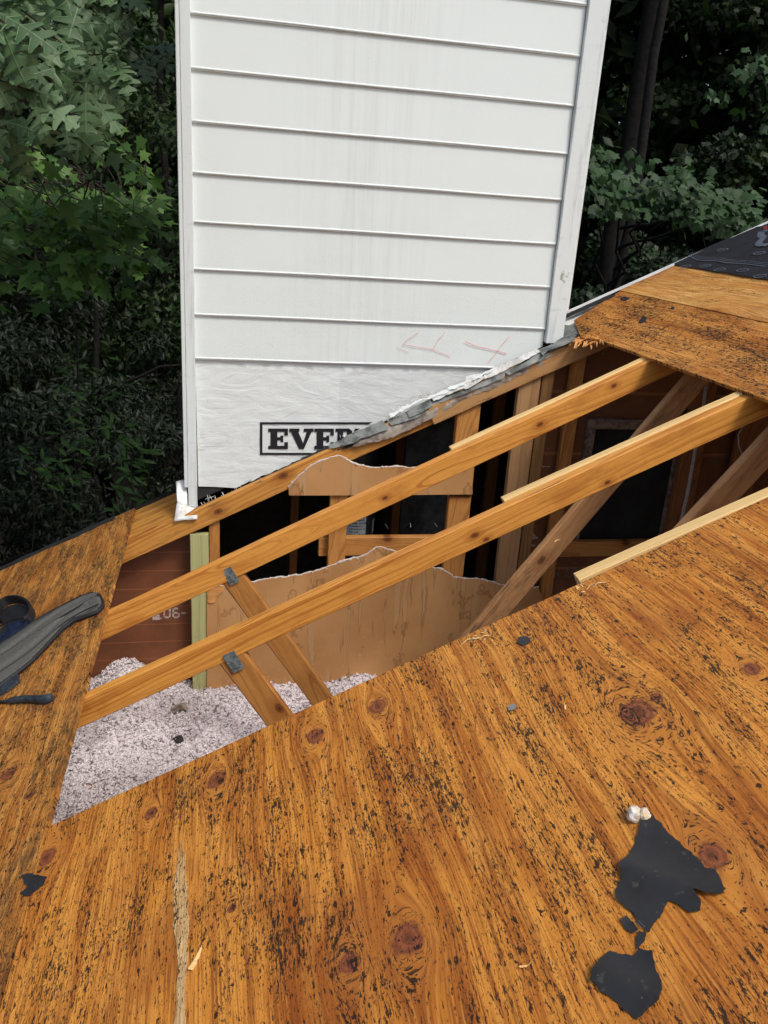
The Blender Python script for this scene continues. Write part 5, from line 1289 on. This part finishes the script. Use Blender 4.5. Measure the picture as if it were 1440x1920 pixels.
# -- sweetgum below it
gum = empty('sweetgum_tree', (-5.0, 5.2, ZG)); tag(gum, 'sweetgum tree with bright star-shaped leaves below the oak branches on the left', 'tree')
P_, D_, N_, S_ = [], [], [], []; limbs = [(wig((-5.0, 5.2, ZG), (-4.6, 5.0, 3.5), 12, .1, 5), .15, .06)]
for cl in range(150):
    px, py = r_.uniform(-160, 300), r_.gauss(430, 85)
    if py > 590-max(0, px-120)*.25 or py < 250: continue
    dist = r_.uniform(4.3, 6.2); c = at_d(px, py, dist); dr = nrm(RT*r_.uniform(-.2, 1)+UP*r_.uniform(-.6, .1)-fwd*r_.uniform(-.3, .6))
    limbs.append((wig(c-dr*.5+np.array([-.1, 0, .1]), c, 5, .03, 200+cl), .005, .002))
    for j in range(8):
        p = c-dr*.05*j; sd = nrm(np.cross(dr, [0, 0, 1]))*(1 if j % 2 else -1)
        P_.append(p+sd*.04); D_.append(dr*.6+sd*.8+np.array([0, 0, -.35])+nr.normal(0, .2, 3)); N_.append(np.array([0, 0, 1.0])-fwd*.7+nr.normal(0, .35, 3)); S_.append(r_.uniform(.09, .15))
for k in range(8): limbs.append((wig((-4.7, 5.1, .2+.35*k), at_d(20+30*k, 330+30*(k % 5), 5.6), 8, .12, 90+k), .025, .005))
limb_mesh('trunk', limbs, M_TWIG, gum)
crown('crown', GUMT, np.array(P_), np.array(D_), np.array(N_), np.array(S_), M_GUM, gum)

# -- maple bough on the right
mpt = at_d(1165, 420, 8.2)
mp = empty('maple_tree', (mpt[0], mpt[1], ZG)); tag(mp, 'maple tree with a broad bough of pale green leaves just right of the chimney', 'tree')
P_, D_, N_, S_ = [], [], [], []; limbs = [(wig((mpt[0], mpt[1], ZG), (mpt[0]+.1, mpt[1], 5), 14, .05, 7), .07, .04)]
for cl in range(150):
    t_ = r_.random(); px = 1095+t_*320; top_ = 292+max(0, px-1240)*.55; bot = 392+max(0, px-1300)*.55-max(0, 1150-px)*.3
    py = r_.uniform(top_, min(bot, 432)); 
    c = at_d(px, py, r_.uniform(5.4, 6.8)); dr = nrm(RT*r_.uniform(.2, 1)+np.array([0, 0, -.25])+nr.normal(0, .3, 3))
    for j in range(5):
        P_.append(c+nr.normal(0, .05, 3)); D_.append(dr+nr.normal(0, .5, 3)+np.array([0, 0, -.5])); N_.append(np.array([0, 0, .8])-fwd*.9+nr.normal(0, .3, 3)); S_.append(r_.uniform(.070, .105))
for cl in range(30):
    px, py = r_.uniform(1385, 1470), r_.uniform(95, 215); c = at_d(px, py, 5.8)
    for j in range(2): P_.append(c+nr.normal(0, .04, 3)); D_.append(np.array([.3, 0, -.7])+nr.normal(0, .4, 3)); N_.append(np.array([0, 0, .8])-fwd*.9+nr.normal(0, .3, 3)); S_.append(r_.uniform(.08, .12))
for cl in range(16):
    px, py = r_.uniform(1320, 1365), r_.uniform(165, 195); c = at_d(px, py, 6.4)
    P_.append(c); D_.append(np.array([.3, 0, -.7])+nr.normal(0, .4, 3)); N_.append(np.array([0, 0, .8])-fwd*.9+nr.normal(0, .3, 3)); S_.append(r_.uniform(.07, .1))
for k in range(6): limbs.append((wig((mpt[0], mpt[1], .4+.2*k), at_d(1130+55*k, 330+14*k, 6.3), 8, .08, 300+k), .02, .004))
limb_mesh('trunk', limbs, M_BARK, mp)
crown('crown', MAPT, np.array(P_), np.array(D_), np.array(N_), np.array(S_), M_MAP, mp)

# -- woodland trees: lumpy crowns with gaps
def woodland(x, y, h, rad_, n, mat, leafs, label, seed, trunk_r=.14, zlow=None, T=DIAM, name='woodland_tree', group='woodland trees behind the house'):
    g_ = np.random.default_rng(seed); root = empty(name, (x, y, ZG)); tag(root, label, 'tree', group)
    zl = ZG+h*.25 if zlow is None else zlow
    nc = max(14, n//230); ct = g_.normal(size=(nc, 3)); ct = nrm(ct)*g_.uniform(.35, 1.0, (nc, 1))
    cc = np.stack([x+ct[:, 0]*rad_, y+ct[:, 1]*rad_, (zl+ZG+h)/2+ct[:, 2]*(ZG+h-zl)/2], 1)
    rc_ = g_.uniform(.35, .85, nc)*rad_*.36
    k = g_.integers(0, nc, n); u_ = nrm(g_.normal(size=(n, 3))); u_[:, 2] *= .55
    pos = cc[k]+u_*rc_[k][:, None]*g_.uniform(.45, 1.1, (n, 1))
    d = nrm(g_.normal(size=(n, 3))+np.array([0, 0, -.5])+u_*.6); nn = nrm(g_.normal(size=(n, 3))*.5+np.array([0, -.4, 1.0]))
    crown('crown', T, pos, d, nn, g_.uniform(.7, 1.3, n)*leafs, mat, root)
    pb = [(wig((x, y, ZG), (x+g_.uniform(-.3, .3), y, ZG+h*.92), 12, .12, seed), trunk_r, trunk_r*.3)]
    for i in range(0, nc, max(1, nc//12)):
        z0 = ZG+h*g_.uniform(.2, .7); pb.append((wig((x, y, z0), cc[i], 6, .12, seed+i), trunk_r*.28, .01))
    limb_mesh('trunk', pb, M_BARK, root); return root
def gx(px, y): return at_y(px, 700, y)[0]
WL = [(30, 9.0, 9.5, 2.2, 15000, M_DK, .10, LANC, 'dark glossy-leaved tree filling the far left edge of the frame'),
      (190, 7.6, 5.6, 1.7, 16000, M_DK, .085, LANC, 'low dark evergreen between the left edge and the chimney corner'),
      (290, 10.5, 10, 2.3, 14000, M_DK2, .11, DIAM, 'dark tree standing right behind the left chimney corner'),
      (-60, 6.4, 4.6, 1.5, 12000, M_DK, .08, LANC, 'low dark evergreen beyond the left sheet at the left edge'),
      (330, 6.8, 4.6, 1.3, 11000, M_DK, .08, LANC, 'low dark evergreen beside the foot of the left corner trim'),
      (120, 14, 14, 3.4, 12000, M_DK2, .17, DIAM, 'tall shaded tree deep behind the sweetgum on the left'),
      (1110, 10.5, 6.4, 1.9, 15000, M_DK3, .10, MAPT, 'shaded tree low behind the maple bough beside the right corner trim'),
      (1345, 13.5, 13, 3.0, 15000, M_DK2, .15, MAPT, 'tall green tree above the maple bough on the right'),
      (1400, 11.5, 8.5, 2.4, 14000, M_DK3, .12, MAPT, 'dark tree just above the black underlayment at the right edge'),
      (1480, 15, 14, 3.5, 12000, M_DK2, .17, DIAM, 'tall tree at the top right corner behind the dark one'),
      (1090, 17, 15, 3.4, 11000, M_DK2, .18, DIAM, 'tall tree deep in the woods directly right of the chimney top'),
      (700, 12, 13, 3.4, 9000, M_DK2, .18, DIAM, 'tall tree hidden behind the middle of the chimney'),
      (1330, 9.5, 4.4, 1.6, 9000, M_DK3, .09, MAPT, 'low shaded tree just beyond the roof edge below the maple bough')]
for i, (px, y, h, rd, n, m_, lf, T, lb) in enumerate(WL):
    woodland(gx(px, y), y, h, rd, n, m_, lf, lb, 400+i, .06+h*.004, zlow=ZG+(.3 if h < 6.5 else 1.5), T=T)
# the two thick trunks seen on the right
for px, y, r0, lb in ((1212, 9.6, .16, 'thick dark bare trunk rising behind the right side of the chimney top'), (1432, 13, .20, 'thick dark bare trunk in the top right corner')):
    q = at_y(px, 100, y); rt_ = empty('pine_tree', (q[0], y, ZG)); tag(rt_, lb, 'tree')
    limb_mesh('trunk', [(wig((q[0]-.15, y, ZG), (q[0]+.1, y, 11), 16, .05, int(px)), r0*1.15, r0*.8)], M_BARK, rt_, 14)
    n = 5000; g_ = np.random.default_rng(int(px)); pos = np.array([q[0], y, 9.0])+g_.normal(size=(n, 3))*np.array([1.6, 1.6, 1.6])
    crown('crown', DIAM, pos, g_.normal(size=(n, 3)), g_.normal(size=(n, 3))+np.array([0, 0, 1.]), g_.uniform(.12, .25, n), M_DK2, rt_)
# far wood that reads as one mass
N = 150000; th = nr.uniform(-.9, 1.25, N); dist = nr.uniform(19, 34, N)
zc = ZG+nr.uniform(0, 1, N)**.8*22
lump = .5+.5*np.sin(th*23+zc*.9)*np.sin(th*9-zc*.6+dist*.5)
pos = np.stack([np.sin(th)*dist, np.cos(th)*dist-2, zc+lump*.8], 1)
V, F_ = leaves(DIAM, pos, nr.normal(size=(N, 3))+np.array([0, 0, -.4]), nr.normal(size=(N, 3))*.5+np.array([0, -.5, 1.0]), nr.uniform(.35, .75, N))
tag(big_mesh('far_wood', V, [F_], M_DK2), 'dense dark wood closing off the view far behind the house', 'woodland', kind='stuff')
# a leafy spray in a brighter leaf colour at the lower left
sh = empty('shrub', (at_d(110, 885, 5.6)[0], at_d(110, 885, 5.6)[1], ZG)); tag(sh, 'slender shrub with a few brighter pointed leaves at the lower left', 'shrub')
P_, D_, N_, S_ = [], [], [], []; limbs = []
for (a, b, m_) in ((112, 886, 26), (150, 815, 16), (245, 850, 22), (225, 900, 22), (60, 870, 14), (180, 760, 12), (130, 700, 14)):
    c = at_d(a, b, 5.6+r_.uniform(-.2, .4)); limbs.append((wig((c[0]-.2, c[1]+.2, ZG), c, 10, .1, a), .012, .003))
    for j in range(m_):
        P_.append(c+nr.normal(0, .09, 3)); D_.append(RT*.8-UP*.25+nr.normal(0, .45, 3)); N_.append(np.array([0, 0, 1.])-fwd*.6+nr.normal(0, .3, 3)); S_.append(r_.uniform(.07, .11))
limb_mesh('stem', limbs, M_TWIG, sh); crown('foliage', LANC, np.array(P_), np.array(D_), np.array(N_), np.array(S_), M_GUM, sh)
bpy.context.view_layer.update()
print('objects', len(bpy.data.objects), 'polys', sum(len(m.polygons) for m in bpy.data.meshes))
